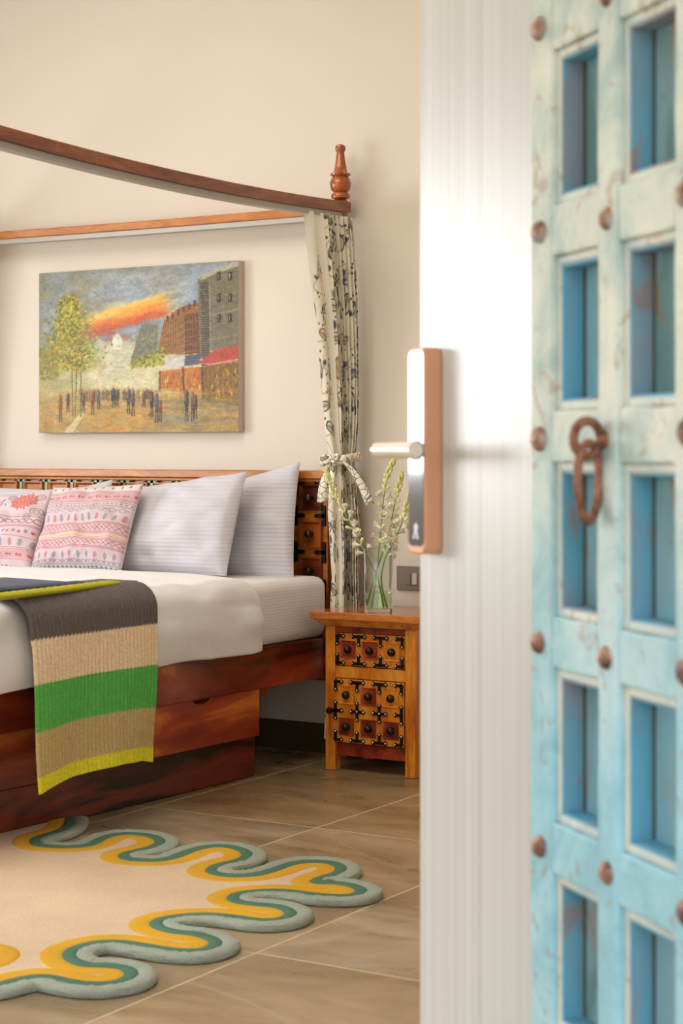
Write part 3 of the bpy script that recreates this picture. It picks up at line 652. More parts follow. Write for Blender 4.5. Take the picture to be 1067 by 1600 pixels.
# ---------------------------------------------------------------- knitted throw
def throw():
    X0 = -3.672
    t = thing('knitted_throw', 'ribbed knitted throw in grey, beige, green and lime stripes hanging over the bed edge', 'throw', (X0, 4.6, .76))
    O = np.array((X0, 4.6, .76))
    yl, yr = onX(45, 1000, X0).y, onX(243, 1000, X0).y
    z = lambda py: onX(245, py, X0).z
    stops = [(z(973), (104, 96, 94)), (z(1036), (232, 206, 172)), (z(1101), (92, 176, 84)), (z(1163), (190, 168, 114)), (0, (222, 212, 52))]
    zend = z(1186); r = .075; zt = .760
    prof = [(x, zt+.003) for x in np.linspace(-3.90, X0-r, 16)]
    prof += [(X0-r+r*math.sin(a), zt-r+r*math.cos(a)) for a in np.linspace(0, math.pi/2, 18)[1:]]
    prof += [(X0+.004*math.sin(q*5), zt-r+(zend-zt+r)*q) for q in np.linspace(0, 1, 150)[1:]]
    prof = np.array(prof); nr = 33; ncol = nr*9; P = np.zeros((len(prof), ncol, 3)); C = np.zeros_like(P)
    w = noise2(len(prof), ncol, 9, 21)-.5; rr_ = np.random.RandomState(8).rand(len(prof), ncol)
    for i, (x, zz) in enumerate(prof):
        q = max(0, (zt-zz)/(zt-zend))
        for j in range(ncol):
            s_ = j/(ncol-1); top = 1-min(1, q*4)
            ye = yl+(yr-yl)*s_ - .02*top*(1-s_) + .010*(1-s_)*q*3-.004*q + (1-s_)*.03*max(0, q-.8)
            ph = s_*nr*math.pi*2+1.3*w[i, j]; rib = .0062*abs(math.sin(ph/2))
            fold = .010*math.sin(s_*9+q*2)*q
            nx, nz = (0, 1) if i < 16 else ((math.sin((i-15)/17*math.pi/2), math.cos((i-15)/17*math.pi/2)) if i < 33 else (1, 0))
            dz = -.020*q*q*(1-s_)**2+.016*q*q*math.sin(math.pi*s_)-.010*q*q*(s_ > .9)*(s_-.9)*10
            P[i, j] = (x+rib*nx+fold+.01*w[i, j]*q, ye, zz+rib*nz+dz)
            zz2 = zz+.003*math.sin(j*.7)
            col = next(c for (lim, c) in stops if zz2 >= lim)
            C[i, j] = np.array(col)*(.94+.14*rr_[i, j])
    b = grid_obj('draped_panel', P-O, M['knit'], t, C); s = b.modifiers.new('s', 'SOLIDIFY'); s.thickness = .006; s.offset = -1
    # the part folded back on the bed: lime hem towards us, then blue-grey ribs
    def hem(name, pts, rad, col, ribs):
        pts = [Vector(p) for p in pts]; n = 120; seg = 18; P = np.zeros((n, seg, 3)); C = np.zeros_like(P)
        for i in range(n):
            q = i/(n-1)*(len(pts)-1); k = min(int(q), len(pts)-2); p = pts[k].lerp(pts[k+1], q-k); d = (pts[k+1]-pts[k]).normalized(); a = Vector((d.y, -d.x, 0))
            e = min(1, (i/6.) if i < 6 else 1, ((n-1-i)/8.)**.5 if i > n-9 else 1); rr = rad*(1+.09*math.sin(i*ribs))*max(e, .02)
            for j in range(seg):
                th = 2*math.pi*j/seg; v = p+a*rr*1.9*math.cos(th)+Vector((0, 0, rr*.9*math.sin(th))); P[i, j] = v; C[i, j] = col
        grid_obj(name, P-O, M['knit'], t, C, closed_u=True)
    A = lambda px, py, zz=.772: onZ(px, py, zz)
    hem('lime_hem', [A(-70, 941), A(0, 932), A(90, 922), A(188, 910)], .0125, (178, 174, 52), 1.3)
    xs_ = np.linspace(-4.42, -3.90, 40); ysl = np.linspace(4.12, 4.80, 180); gx_, gy_ = np.meshgrid(xs_, ysl)
    zz_ = .7555+.012*np.sin(np.pi*(gx_+5.72)/1.92)+.0045*abs(np.sin((gy_-4.12)*150))+.0*gx_
    Pl = np.stack([gx_+.03*np.sin(gy_*7), gy_, zz_], -1); Cl = np.ones_like(Pl)*np.array((100, 100, 112)); Cl[:, :9] = (222, 212, 52)
    fl_ = grid_obj('folded_layer', Pl-O, M['knit'], t, Cl); sm_ = fl_.modifiers.new('s', 'SOLIDIFY'); sm_.thickness = .006; sm_.offset = -1
    hem('folded_band', [A(-60, 929, .78), A(0, 922, .78), A(70, 916, .78), A(134, 911, .78)], .0105, (86, 92, 108), 2.1)
    return t
throw()

# ---------------------------------------------------------------- oil painting
def painting():
    w, h = 380, 316; c = Canvas(w, h, (170, 165, 150)); R = np.random.RandomState(11); a = c.a
    yy = np.linspace(0, 1, h)[:, None]; n1 = noise2(h, w, 9, 1)[..., None]; n2 = noise2(h, w, 24, 2)[..., None]; n3 = noise2(h, w, 60, 4)[..., None]
    sky = np.array((158, 156, 144.))*(1-n1)+np.array((160, 178, 198.))*n1
    xx = np.linspace(0, 1, w)[None, :]
    g = np.clip((yy-.40)/.22, 0, 1)[..., None]; lf = np.clip(1-xx/.4, 0, 1)[..., None]*np.ones((h, 1, 1))
    mist = np.array((214, 204, 164.))*(1-lf*.6)+np.array((168, 160, 112.))*lf*.6
    gr = np.clip((yy-.72)/.08, 0, 1)[..., None]
    sky = sky*(1-lf*.5)+np.array((150, 146, 124.))*lf*.5
    a[:] = (sky*(1-g)+mist*g)*(1-gr)+np.array((190, 160, 104.))*gr
    a += (n2-.5)*26+(n3-.5)*12
    def sx_(x): return (x-63)/915*w
    def sy_(y, x=520): top = 103-(x-63)/915*55; bot = 850-(x-63)/915*12; return (y-top)/(bot-top)*h
    def pt(x, y): return (sx_(x), sy_(y, x))
    def E(x, y, rx, ry, col, al=1, ang=0, soft=.5): px, py = pt(x, y); c.ell(px, py, rx/915*w, ry/765*h, col, al, ang, soft)
    def PL(ps, col, al=1): c.poly([pt(*p) for p in ps], col, al)
    def LN(x0, y0, x1, y1, wd, col, al=1): p, q = pt(x0, y0), pt(x1, y1); c.line(*p, *q, wd, col, al)
    for _ in range(60): E(R.uniform(330, 760), R.uniform(110, 230), 60, 16, (176+R.randint(30), 186+R.randint(20), 200), .25, R.uniform(-.5, .2), 1)
    for _ in range(30): E(R.uniform(70, 340), R.uniform(120, 260), 60, 22, (140+R.randint(40), 138+R.randint(30), 118), .3, -.4, 1)
    for _ in range(60): E(R.uniform(380, 720), 300-R.uniform(0, 60), 70, 20, (244, 222, 160), .22, -.2, 1)
    for k in range(170):
        t = R.rand(); x = 300+360*R.rand(); y = 400-(x-300)*.30-95*t+R.uniform(-14, 14)
        col = ((206, 92, 42), (232, 130, 50), (246, 176, 70), (250, 206, 110))[min(3, int(t*4))]
        E(x, y, 64, 15, col, .42, -.22, 1)
    for _ in range(24): E(R.uniform(300, 540), R.uniform(370, 425), 44, 10, (190, 96, 66), .4, -.2, 1)
    for _ in range(80): E(R.uniform(300, 620), R.uniform(430, 650), 60, 26, (206+R.randint(24), 200+R.randint(20), 170+R.randint(20)), .28, 0, 1)
    for _ in range(60): E(R.uniform(64, 330), R.uniform(440, 660), 50, 24, (168+R.randint(30), 164+R.randint(24), 126), .35, 0, 1)
    # white domed church
    ch = (214, 212, 188); sh = (160, 162, 140)
    PL([(384, 548), (384, 478), (410, 478), (410, 548)], ch); E(398, 462, 18, 28, ch, 1, 0, .15); LN(398, 440, 398, 420, 1.2, ch)
    PL([(412, 556), (412, 455), (468, 455), (468, 556)], ch); E(437, 430, 27, 44, (222, 220, 198), 1, 0, .12); LN(437, 395, 437, 372, 1.6, ch); E(437, 396, 7, 12, ch)
    for x in range(418, 466, 9): LN(x, 462, x, 545, .9, sh, .8)
    for y in (462, 480, 515, 540): LN(412, y, 468, y, 1, sh, .8)
    PL([(390, 600), (386, 548), (500, 548), (520, 600)], (200, 196, 164), .7)
    # far grey block, brown corner block, tall right block
    PL([(496, 520), (545, 350), (622, 342), (622, 500)], (136, 134, 112)); E(580, 352, 40, 18, (130, 134, 116))
    for _ in range(90): x = R.uniform(520, 620); y = R.uniform(360, 490); LN(x, y, x, y+9, 1, (190, 184, 150) if R.rand() < .5 else (92, 90, 74), .8)
    PL([(620, 480), (650, 330), (720, 262), (812, 240), (820, 475), (745, 482)], (160, 118, 62)); PL([(740, 300), (812, 280), (820, 475), (745, 482)], (132, 92, 48))
    for k in range(7): x = 660+k*24; y = 322-k*14; PL([(x, y+10), (x, y-18), (x+12, y-22), (x+12, y+6)], (112, 78, 50))
    for r_ in range(5):
        for k in range(9):
            x = 648+k*11; y = 348+r_*30-k*6; LN(x, y, x, y+12, 1.3, (88, 58, 34)); LN(x+3, y, x+3, y+12, .8, (216, 178, 106), .8)
        for k in range(6): x = 750+k*12; y = 312+r_*34-k*2; LN(x, y, x, y+16, 1.5, (76, 48, 32)); LN(x+4, y, x+4, y+16, .8, (206, 160, 96), .8)
        LN(636, 400+r_*22, 745, 335+r_*34, 1, (206, 168, 98), .7); LN(745, 335+r_*34, 818, 322+r_*34, 1, (190, 148, 86), .7)
    PL([(800, 128), (850, 96), (978, 52), (978, 440), (858, 462), (810, 480)], (134, 126, 102)); PL([(812, 150), (852, 140), (858, 700), (820, 700)], (92, 80, 66))
    PL([(795, 126), (880, 84), (978, 52), (978, 74), (880, 108), (815, 140)], (186, 180, 158))
    for y in range(150, 700, 11): LN(816, y, 854, y-2, .9, (204, 194, 166), .75)
    LN(850, 140, 856, 470, 1.4, (200, 190, 164), .8)
    for y in (210, 290, 405): LN(858, y+10, 978, y-18, 1.6, (172, 164, 136), .8)
    for y in (125, 225, 320):
        for x in (884, 932): PL([(x, y+16), (x, y-22), (x+16, y-26), (x+16, y+12)], (58, 54, 46)); LN(x+6, y-16, x+6, y+6, 1.6, (220, 140, 60) if R.rand() < .6 else (236, 210, 150), .9)
    # shop fronts, awnings, tree in front of them
    PL([(632, 560), (830, 535), (978, 520), (978, 710), (632, 640)], (196, 130, 50))
    for _ in range(140): x = R.uniform(636, 975); y = R.uniform(560, 690); LN(x, y, x+R.uniform(-4, 4), y+R.uniform(8, 26), 1.5, [(246, 206, 96), (220, 150, 52), (150, 84, 40), (122, 108, 56), (250, 226, 150)][R.randint(5)], .7)
    PL([(820, 540), (978, 500), (978, 720), (820, 700)], (128, 106, 50), .7)
    for _ in range(70): x = R.uniform(862, 975); y = R.uniform(535, 690); LN(x, y, x, y+18, 1.5, [(190, 172, 70), (90, 92, 44), (230, 196, 90), (150, 90, 40)][R.randint(4)], .8)
    PL([(640, 515), (745, 486), (745, 540), (655, 552)], (214, 202, 196)); PL([(745, 486), (820, 478), (806, 528), (740, 534)], (112, 106, 124))
    PL([(800, 522), (870, 462), (978, 436), (978, 500), (860, 524)], (188, 92, 74)); PL([(800, 522), (860, 524), (978, 500), (978, 508), (850, 532)], (226, 158, 140))
    LN(735, 540, 740, 660, 3, (84, 62, 50)); LN(820, 540, 824, 700, 2.4, (84, 62, 50)); LN(632, 560, 632, 650, 3, (110, 86, 50))
    for _ in range(240): t = R.rand(); x = 500+150*R.rand(); y = 545-(x-500)*.55*R.rand()-R.rand()*26; E(x, y, 9, 7, [(150, 150, 50), (186, 176, 66), (106, 116, 46), (206, 190, 90)][R.randint(4)], .7, R.rand()*3)
    # street
    for _ in range(420): x = R.uniform(64, 978); y = R.uniform(640, 846); E(x, y, 40, 9, [(198, 172, 110), (206, 178, 96), (176, 160, 116), (216, 150, 52), (150, 146, 120)][R.randint(5)], .4, 0, 1)
    for _ in range(160): x = R.uniform(560, 975); y = R.uniform(690, 846); E(x, y, 44, 9, [(140, 128, 92), (124, 118, 96), (168, 138, 84), (150, 152, 140)][R.randint(4)], .4, 0, 1)
    for _ in range(50): x = R.uniform(300, 620); y = R.uniform(740, 840); E(x, y, 36, 7, [(232, 170, 50), (226, 150, 60)][R.randint(2)], .4, 0, 1)
    PL([(180, 850), (270, 745), (290, 745), (225, 850)], (226, 214, 176), .75)
    for _ in range(50): E(R.uniform(640, 790), R.uniform(770, 800), 22, 5, (130, 150, 168), .3, 0, 1)
    # big tree at left with slim trunks
    for x0, x1 in ((222, 228), (250, 240), (268, 266)): LN(x0, 430, x1, 770, 2.4, (120, 104, 66)); LN(x0+4, 430, x1+4, 770, 1.2, (232, 218, 160), .9)
    for _ in range(700):
        t = R.rand(); y = 215+t*330; E(215+R.randn()*(30+70*t), y, 16, 12, [(150, 150, 84), (176, 172, 96), (128, 132, 70)][R.randint(3)], .28, R.rand()*3, 1)
    for _ in range(1900):
        t = R.rand(); y = 205+t*350; hw = 26+t*130 if t < .65 else 110+60*(1-t); x = 212+R.randn()*hw*.5
        E(x, y, 8, 6, [(172, 170, 56), (200, 190, 70), (120, 126, 44), (96, 104, 48), (222, 208, 96), (150, 142, 56), (206, 150, 60)][R.randint(7)], .65, R.rand()*3)
    for _ in range(260): E(R.uniform(66, 160), R.uniform(450, 600), 9, 7, [(150, 140, 60), (130, 128, 66), (182, 168, 90)][R.randint(3)], .45, R.rand()*3)
    # people
    for _ in range(70): x = R.uniform(260, 600); y = 650+R.uniform(-6, 8); LN(x, y, x, y+34+R.uniform(0, 14), 1.6, [(70, 60, 48), (110, 92, 70), (150, 120, 88)][R.randint(3)], .8)
    for (x, y, hh, col) in ((168, 665, 130, (150, 86, 46)), (204, 660, 90, (92, 76, 60)), (278, 655, 100, (110, 90, 60)), (322, 650, 112, (140, 70, 50)), (350, 645, 92, (96, 100, 110)), (420, 632, 96, (72, 70, 66)), (437, 640, 84, (76, 72, 66)), (490, 636, 120, (84, 84, 96)), (510, 640, 126, (104, 74, 50)), (560, 648, 80, (120, 80, 50)), (596, 645, 126, (70, 56, 44)), (618, 655, 140, (96, 92, 100)), (634, 690, 100, (150, 84, 46)), (752, 640, 150, (72, 66, 70)), (778, 650, 140, (128, 92, 46)), (790, 660, 120, (100, 84, 50))):
        E(x, y+hh*.35, 11, hh*.38, col, .95, 0, .3); E(x, y-2, 6, 10, (206, 150, 110), .9); LN(x-4, y+hh*.6, x-5, y+hh, 1.5, (60, 50, 44)); LN(x+4, y+hh*.6, x+5, y+hh, 1.5, (60, 50, 44)); LN(x-3, y+10, x-5, y+hh*.4, 1, (230, 214, 180), .7)
    for _ in range(7000):
        x = R.randint(2, w-2); y = R.randint(2, h-2); an = R.uniform(-.6, .6)+(1.57 if R.rand() < .35 else 0); k = R.uniform(.80, 1.20); l = R.uniform(2, 6)
        c.line(x-l*math.cos(an), y-l*math.sin(an), x+l*math.cos(an), y+l*math.sin(an), 1.4, a[y, x]*k, .35)
    a += (noise2(h, w, 110, 8)[..., None]-.5)*12
    a[:] = (a+np.roll(a, 1, 0)+np.roll(a, 1, 1)+a)/4; g_ = a.mean(2, keepdims=True); a[:] = g_+(a-g_)*.98; a[:] = (a-128)*1.12+100
    return a[:, ::1]
X0p, X1p, Z0p, Z1p = -5.345, -4.288, 1.280, 1.978; YP = 6.218
pt_ = thing('painting', 'frameless oil painting of a sunset city street with a domed church', 'painting', ((X0p+X1p)/2, YP, Z0p))
cc = painting(); h, w = cc.shape[:2]
gx, gz = np.meshgrid(np.linspace(X0p, X1p, w), np.linspace(Z1p, Z0p, h))
OP = np.array(((X0p+X1p)/2, YP, Z0p)); relief = (noise2(h, w, 140, 31)-.5)*.0012
grid_obj('painted_canvas', np.stack([gx, YP+relief, gz], -1)-OP, M['oil'], pt_, cc)
q = MB().box(X0p-.0005, X1p+.0005, YP+.0012, WY-.002, Z0p-.0005, Z1p+.0005).build('stretcher_edge', mat('canvas_edge', (196, 180, 166), .8), pt_, bevel=.002); q.location = -Vector(OP)

# ---------------------------------------------------------------- curtains
def curtain_art(w, h):
    c = Canvas(w, h, (240, 233, 214)); R = np.random.RandomState(4); dk = (84, 82, 76); bl = (86, 92, 112); br = (140, 112, 84)
    for gy_ in range(0, h, 38):
        for gx_ in range(0, w, 30):
            x = gx_+R.uniform(-8, 8)+(20 if (gy_//46) % 2 else 0); y = gy_+R.uniform(-8, 8); t = R.rand(); an = R.uniform(0, 3.1)
            col = dk if t < .55 else (bl if t < .75 else br)
            pts = [(x+22*math.sin(k/5.)*math.cos(an)-k*1.4*math.sin(an), y+22*math.sin(k/5.)*math.sin(an)+k*1.6*math.cos(an)-16) for k in range(22)]
            c.path(pts, 1.0, (150, 134, 106), .8)
            L_, Wd = R.uniform(10, 15), R.uniform(5, 7)
            c.ell(x, y, L_, Wd, (216, 190, 160) if t > .75 else (206, 202, 186), .7, an, .4)
            c.ring(x, y, L_, Wd, col, 1.6, an); ca, sa = math.cos(an), math.sin(an)
            c.line(x-L_*ca, y-L_*sa, x+L_*ca, y+L_*sa, 1.2, col)
            for k in range(-3, 4):
                bx_, by_ = x+k*3*ca, y+k*3*sa; c.line(bx_, by_, bx_-sa*Wd*.6+1.5*ca, by_+ca*Wd*.6+1.5*sa, .9, col, .9)
            for k in range(5): c.ell(x+R.uniform(-20, 20), y+R.uniform(-20, 20), 2, 2, col, .9)
            if t < .25: c.ell(x+14*sa, y-14*ca, 4, 7, bl, .6, an)
    return c.a
def interp(y, tab):
    ys_, xs_ = zip(*tab); return float(np.interp(y, ys_, xs_))
CW, CHH = 340, 640
art = curtain_art(CW, CHH)
def curtain(label, right=True):
    name = 'curtain'
    rows = np.linspace(0, 1, CHH); P = np.zeros((CHH, CW, 3))
    Lt = [(340, 467), (400, 474), (500, 488), (600, 497), (680, 505), (716, 512), (745, 511), (800, 509), (900, 517), (1000, 510), (1160, 503)]
    Rt = [(340, 540), (400, 545), (470, 550), (600, 554), (690, 554), (716, 551), (745, 555), (800, 558), (900, 562), (1000, 564), (1160, 566)]
    zt, zb = 2.112, .09; ph0 = 0 if right else 2
    for i, t in enumerate(rows):
        z = zt+(zb-zt)*t
        py = HZ+(CH-z)/7.28*F
        a = onX(interp(py, Lt), py, -3.79); d = onY(interp(py, Rt), py, 6.205)
        a = Vector((a.x, min(a.y, 6.17), 0)); d = Vector((d.x, d.y, 0))
        pinch = math.exp(-((z-1.165)/.12)**2); amp = .021*(1-.55*pinch)
        dirn = d-a; ln = max(dirn.length, .01); dn = dirn.normalized(); nn = Vector((dn.y, -dn.x, 0))   # towards the camera side
        for j in range(CW):
            s = j/(CW-1)
            plain = s < .17
            ph = (s-.17)/.83*9*2*math.pi+ph0+.5*math.sin(t*5+s*8)+.3*math.sin(t*23+s*15)*(1-pinch)
            if plain: u = s/.17*.36; off = .012*math.sin(s/.17*math.pi*2)+.018
            else: u = .36+.64*(s-.17)/.83+.010*math.sin(ph*2)*.5; off = amp*math.sin(ph)+.010*math.sin(s*3*math.pi)
            bulge = .02*math.sin(math.pi*u)+.035*max(0, (u-.55))*(1-t)
            p = a+dirn*u+nn*(off+bulge)
            P[i, j] = (p.x, min(p.y, 6.25), z)
    C = art.copy()
    # plain lining shows where the leading edge is turned back, at the top
    lim = int(CW*.17); tt = rows[:, None]; cols = np.arange(CW)[None]/CW
    wmask = ((cols < .15) & (tt < .10+.02*np.sin(cols*60))) | ((cols > .125) & (cols < .165)) ; C[wmask] = (246, 240, 226)
    x0 = (PX, PY-.02, 0)
    if not right:
        P[..., 0] = -(P[..., 0]-PX)+(-5.70)+.0; x0 = (-5.70, PY-.02, 0)
    t = thing(name, label, 'curtain', x0)
    o = grid_obj('drape', P-np.array(x0), M['print'], t, C)
    zc_ = 1.168; mx = lambda x: x if right else -(x-PX)-5.70
    # tie band, bow loops and tails
    tb = MB(); ring = []
    iz = int(np.argmin(abs(rows*(zb-zt)+zt-zc_))); row = P[iz]; cx, cy = row[:, 0].mean(), row[:, 1].mean(); dx = (row[:, 0].max()-row[:, 0].min())/2+.012; dy = (row[:, 1].max()-row[:, 1].min())/2+.012
    R0 = max(dx, .05); R1 = max(dy, .045)
    n = 40; vs = []
    for k in range(n):
        th = 2*math.pi*k/n; w = .004*math.sin(th*5)
        for zz, rr in ((-.018, 0), (-.008, .005), (.006, .006), (.018, .001)): vs.append((cx+(R0+rr+w)*math.cos(th), min(cy+(R1+rr+w)*math.sin(th), 6.25), zc_+zz+.012*math.sin(th+1)))
    tb.add(vs, [(k*4+j, ((k+1) % n)*4+j, ((k+1) % n)*4+j+1, k*4+j+1) for k in range(n) for j in range(3)])
    if right:
        kx_, ky_ = onY(520, 720, 6.02).x, 6.02; C0 = Vector((kx_, ky_, zc_))
    else: C0 = Vector((cx, cy-R1-.01, zc_))
    def loop(dirx, len_, dz, wd):
        P1 = []; n_ = 18
        for k in range(n_+1):
            a_ = math.pi*2*k/n_; P1.append(C0+Vector((dirx*len_*(.5-.5*math.cos(a_)), -.01+.012*math.sin(a_), dz*(.5-.5*math.cos(a_))+.014*math.sin(a_))))
        vs = []; 
        for k, p in enumerate(P1): hw = wd*(.35+.65*(.5-.5*math.cos(math.pi*2*k/n_))); vs += [p+Vector((0, -.004, hw)), p+Vector((0, .004, -hw))]
        tb.add(vs, [(2*k, 2*k+1, 2*k+3, 2*k+2) for k in range(n_)])
    loop(-1, .052, -.004, .013); loop(1, .030, .004, .011)
    tb.ball(C0+Vector((0, -.010, 0)), .011, 0, 12, 8, (1.1, .8, 1.2))
    def tail(p0, p1, p2, w0, w1):
        vs = []; n_ = 16
        for k in range(n_+1):
            t_ = k/n_; p = Vector(p0).lerp(Vector(p1), t_).lerp(Vector(p1).lerp(Vector(p2), t_), t_); w = w0+(w1-w0)*t_
            vs += [p+Vector((-w, .004*math.sin(t_*7), 0)), p+Vector((-w*.2, -.006, 0)), p+Vector((w, .004*math.cos(t_*5), w*.4*t_))]
        tb.add(vs, [(3*k+j, 3*k+j+1, 3*k+4+j, 3*k+3+j) for k in range(n_) for j in range(2)])
    sgn = 1
    tail(C0, C0+Vector((-.03, -.02, -.06)), C0+Vector((-.045, -.0, -.165)), .006, .026)
    tail(C0, C0+Vector((.085, .02, -.0)), C0+Vector((.135, .05, -.175)), .006, .020)
    ob = tb.build('tie_band', M['tie'], t, smooth=True); ob.location = -Vector(x0)
    s = ob.modifiers.new('s', 'SOLIDIFY'); s.thickness = .0015
    return t
curtain('leaf-printed cream curtain tied in a bow at the post beside the nightstand')
curtain('leaf-printed cream curtain of which only a sliver shows at the left edge', False)

# ---------------------------------------------------------------- nightstand
ns = thing('nightstand', 'small orange wooden nightstand with iron-bracketed drawer and door beside the bed', 'nightstand', (-3.49, 6.07, 0))
NO = Vector((-3.49, 6.07, 0)); NF = 5.915
def nb(b, name, m, parent=None, **kw):
    o = b.build(name, m, parent or ns, **kw)
    if parent is None: o.location = -NO
    return o
nx0, nx1 = -3.682, -3.296
lw = .042
for x in (nx0, nx1-lw):
    for y in (NF, 6.232-lw): nb(MB().box(x, x+lw, y, y+lw, .001, .545), 'leg', M['ns_orange'], bevel=.003)
nb(MB().box(nx0-.040, nx1+.040, NF-.045, 6.245, .572, .600), 'top', M['ns_top'], bevel=.003)
b = MB()
for k, (o_, z0, z1) in enumerate(((.030, .563, .572), (.022, .555, .563), (.012, .546, .555))): b.box(nx0-o_, nx1+o_, NF-o_, 6.236, z0, z1)
nb(b, 'cornice', M['ns_orange'], bevel=.002)
ix0, ix1 = nx0+lw, nx1-lw
nb(MB().box(nx0+.010, nx0+.022, NF+lw, 6.232-lw, .13, .545), 'side_panel', M['ns_orange']); nb(MB().box(nx1-.022, nx1-.010, NF+lw, 6.232-lw, .13, .545), 'side_panel', M['ns_orange'])
nb(MB().box(ix0, ix1, 6.215, 6.225, .13, .545), 'back_panel', M['ns_red'])
nb(MB().box(ix0, ix1, NF+.006, NF+.03, .520, .546), 'top_rail', M['ns_red'], bevel=.002)
zA0, zA1 = onY(582, 1043, NF).z, onY(582, 992, NF).z
zB0, zB1 = onY(580, 1164, NF).z, onY(580, 1064, NF).z
nb(MB().box(ix0, ix1, NF+.004, NF+.03, zB1+.003, zA0-.003), 'middle_rail', M['ns_orange'], bevel=.002)
nb(MB().box(ix0, ix1, NF+.012, NF+.03, zB0-.052, zB0-.004), 'bottom_rail', M['ns_red'], bevel=.002)
nb(MB().box(ix0, ix1, NF+.03, 6.2, zB0-.012, zB0-.002), 'bottom_shelf', M['ns_red'])
def bar2(b, x0, z0, x1, z1, y, w=.0054, th=.004):
    p = Vector((x0, y, z0)); q = Vector((x1, y, z1)); d = (q-p).normalized(); s_ = Vector((-d.z, 0, d.x))
    out = []
    for (e, dd) in ((p, -d), (q, d)):     # arrow-headed ends
        tip = e+dd*.008; bk = e-dd*.004
        seq = [bk+s_*w, e-dd*.002+s_*w*1.9, tip, e-dd*.002-s_*w*1.9, bk-s_*w]
        out += (seq if dd == d else seq) if False else seq if dd.dot(d) < 0 else seq[::-1]
    b.prism(out, (0, -th, 0))
def studs(b, pts, y):
    for (x, z) in pts: b.ball((x, y-.005, z), .0048, 1, 10, 6, (1, .8, 1))
def front(name, x0, x1, z0, z1, rows, y, knobs_dark, mod):
    host = nb(MB().box(x0, x1, y, y+.016, z0, z1), name, mod, bevel=.002)
    nc = 3; pw = (x1-x0)/nc; ph = (z1-z0)/rows
    for r in range(rows):
        for c_ in range(nc):
            cx = x0+(c_+.5)*pw*.96+.02*pw*3*.5*0+(x1-x0)*.02; cz = z0+(r+.5)*ph
            hw, hh_ = .033, .033; b = MB()
            fr = [(cx-hw, cz-hh_), (cx+hw, cz-hh_), (cx+hw, cz+hh_), (cx-hw, cz+hh_)]; i_ = .006
            ir = [(cx-hw+i_, cz-hh_+i_), (cx+hw-i_, cz-hh_+i_), (cx+hw-i_, cz+hh_-i_), (cx-hw+i_, cz+hh_-i_)]
            b.add([(p[0], y+.001, p[1]) for p in fr]+[(p[0], y-.003, p[1]) for p in fr]+[(p[0], y-.0008, p[1]) for p in ir], [(i, (i+1) % 4, 4+(i+1) % 4, 4+i) for i in range(4)]+[(4+i, 4+(i+1) % 4, 8+(i+1) % 4, 8+i) for i in range(4)]+[(8, 9, 10, 11)])
            nb(b, 'panel', M['ns_red'] if (r, c_) in knobs_dark else M['ns_orange'], host)
            nb(MB().lathe((cx, y-.001, cz), [(.0155, 0), (.0155, .004), (.0142, .010), (.0105, .0155), (.005, .0185), (.0004, .019)], 16, 0, (0, -1, 0)), 'knob', M['knob'], host, smooth=True)
    yb = y-.0005
    xm = [x0+(x1-x0)*.02+pw*.96*k for k in range(nc+1)]; zm = [z0+ph*k for k in range(rows+1)]
    xm[0] = x0+.008; xm[-1] = x1-.008
    for i, xx in enumerate(xm):
        for j, zz in enumerate(zm):
            z_ = min(max(zz, z0+.010), z1-.010); L_ = .027; V_ = .030
            le, re = i > 0, i < nc; dn, upp = j > 0, j < rows; b = MB(); st = [(xx, z_)]
            if le or re: bar2(b, xx-(L_ if le else 0), z_, xx+(L_ if re else 0), z_, yb); st += [(xx-L_, z_)]*le+[(xx+L_, z_)]*re
            bar2(b, xx, z_-(V_ if dn else 0), xx, z_+(V_ if upp else 0), yb-.001); st += [(xx, z_-V_)]*dn+[(xx, z_+V_)]*upp
            studs(b, st[1:] if not (le and re and dn and upp) else st, yb)
            nb(b, 'bracket', [M['iron'], M['steel']], host)
    return host
front('drawer', ix0+.004, ix1-.003, zA0, zA1, 1, NF+.002, {(0, 0), (0, 1)}, M['ns_orange'])
dr = front('door', ix0-.002, ix1-.004, zB0, zB1, 2, NF-.002, {(0, 0), (0, 1), (0, 2), (1, 1)}, M['ns_orange'])
pz = onY(520, 1109, NF-.002)
nb(MB().lathe((pz.x, NF-.006, pz.z), [(.007, 0), (.006, .010), (.011, .014), (.0135, .022), (.010, .031), (.001, .033)], 16, 0, (0, -1, 0)), 'pull_knob', M['iron'], dr, smooth=True)

# ---------------------------------------------------------------- switch plate
p0 = onY(619, 884, WY-.012); p1 = onY(655, 925, WY-.012)
sw = MB().box(p0.x, p0.x+.148, WY-.012, WY, p1.z+.004, p0.z).build('switch_plate', M['plate'], bevel=.004); tag(sw, 'grey wall switch plate between vase and white door', 'light switch')
b = MB(); xa = p0.x+.042; zc1 = (p0.z+p1.z)/2
b.box(xa, xa+.075, WY-.0145, WY-.012, zc1-.024, zc1+.026); b.build('inner_frame', M['plate'], sw, bevel=.001)
for k in range(2): MB().box(xa+.003+.024*k+(.004 if k else 0), xa+.024+.028*k, WY-.018, WY-.0145, zc1-.021, zc1+.023).build('rocker', M['switch'] if k else M['plate'], sw, bevel=.001)

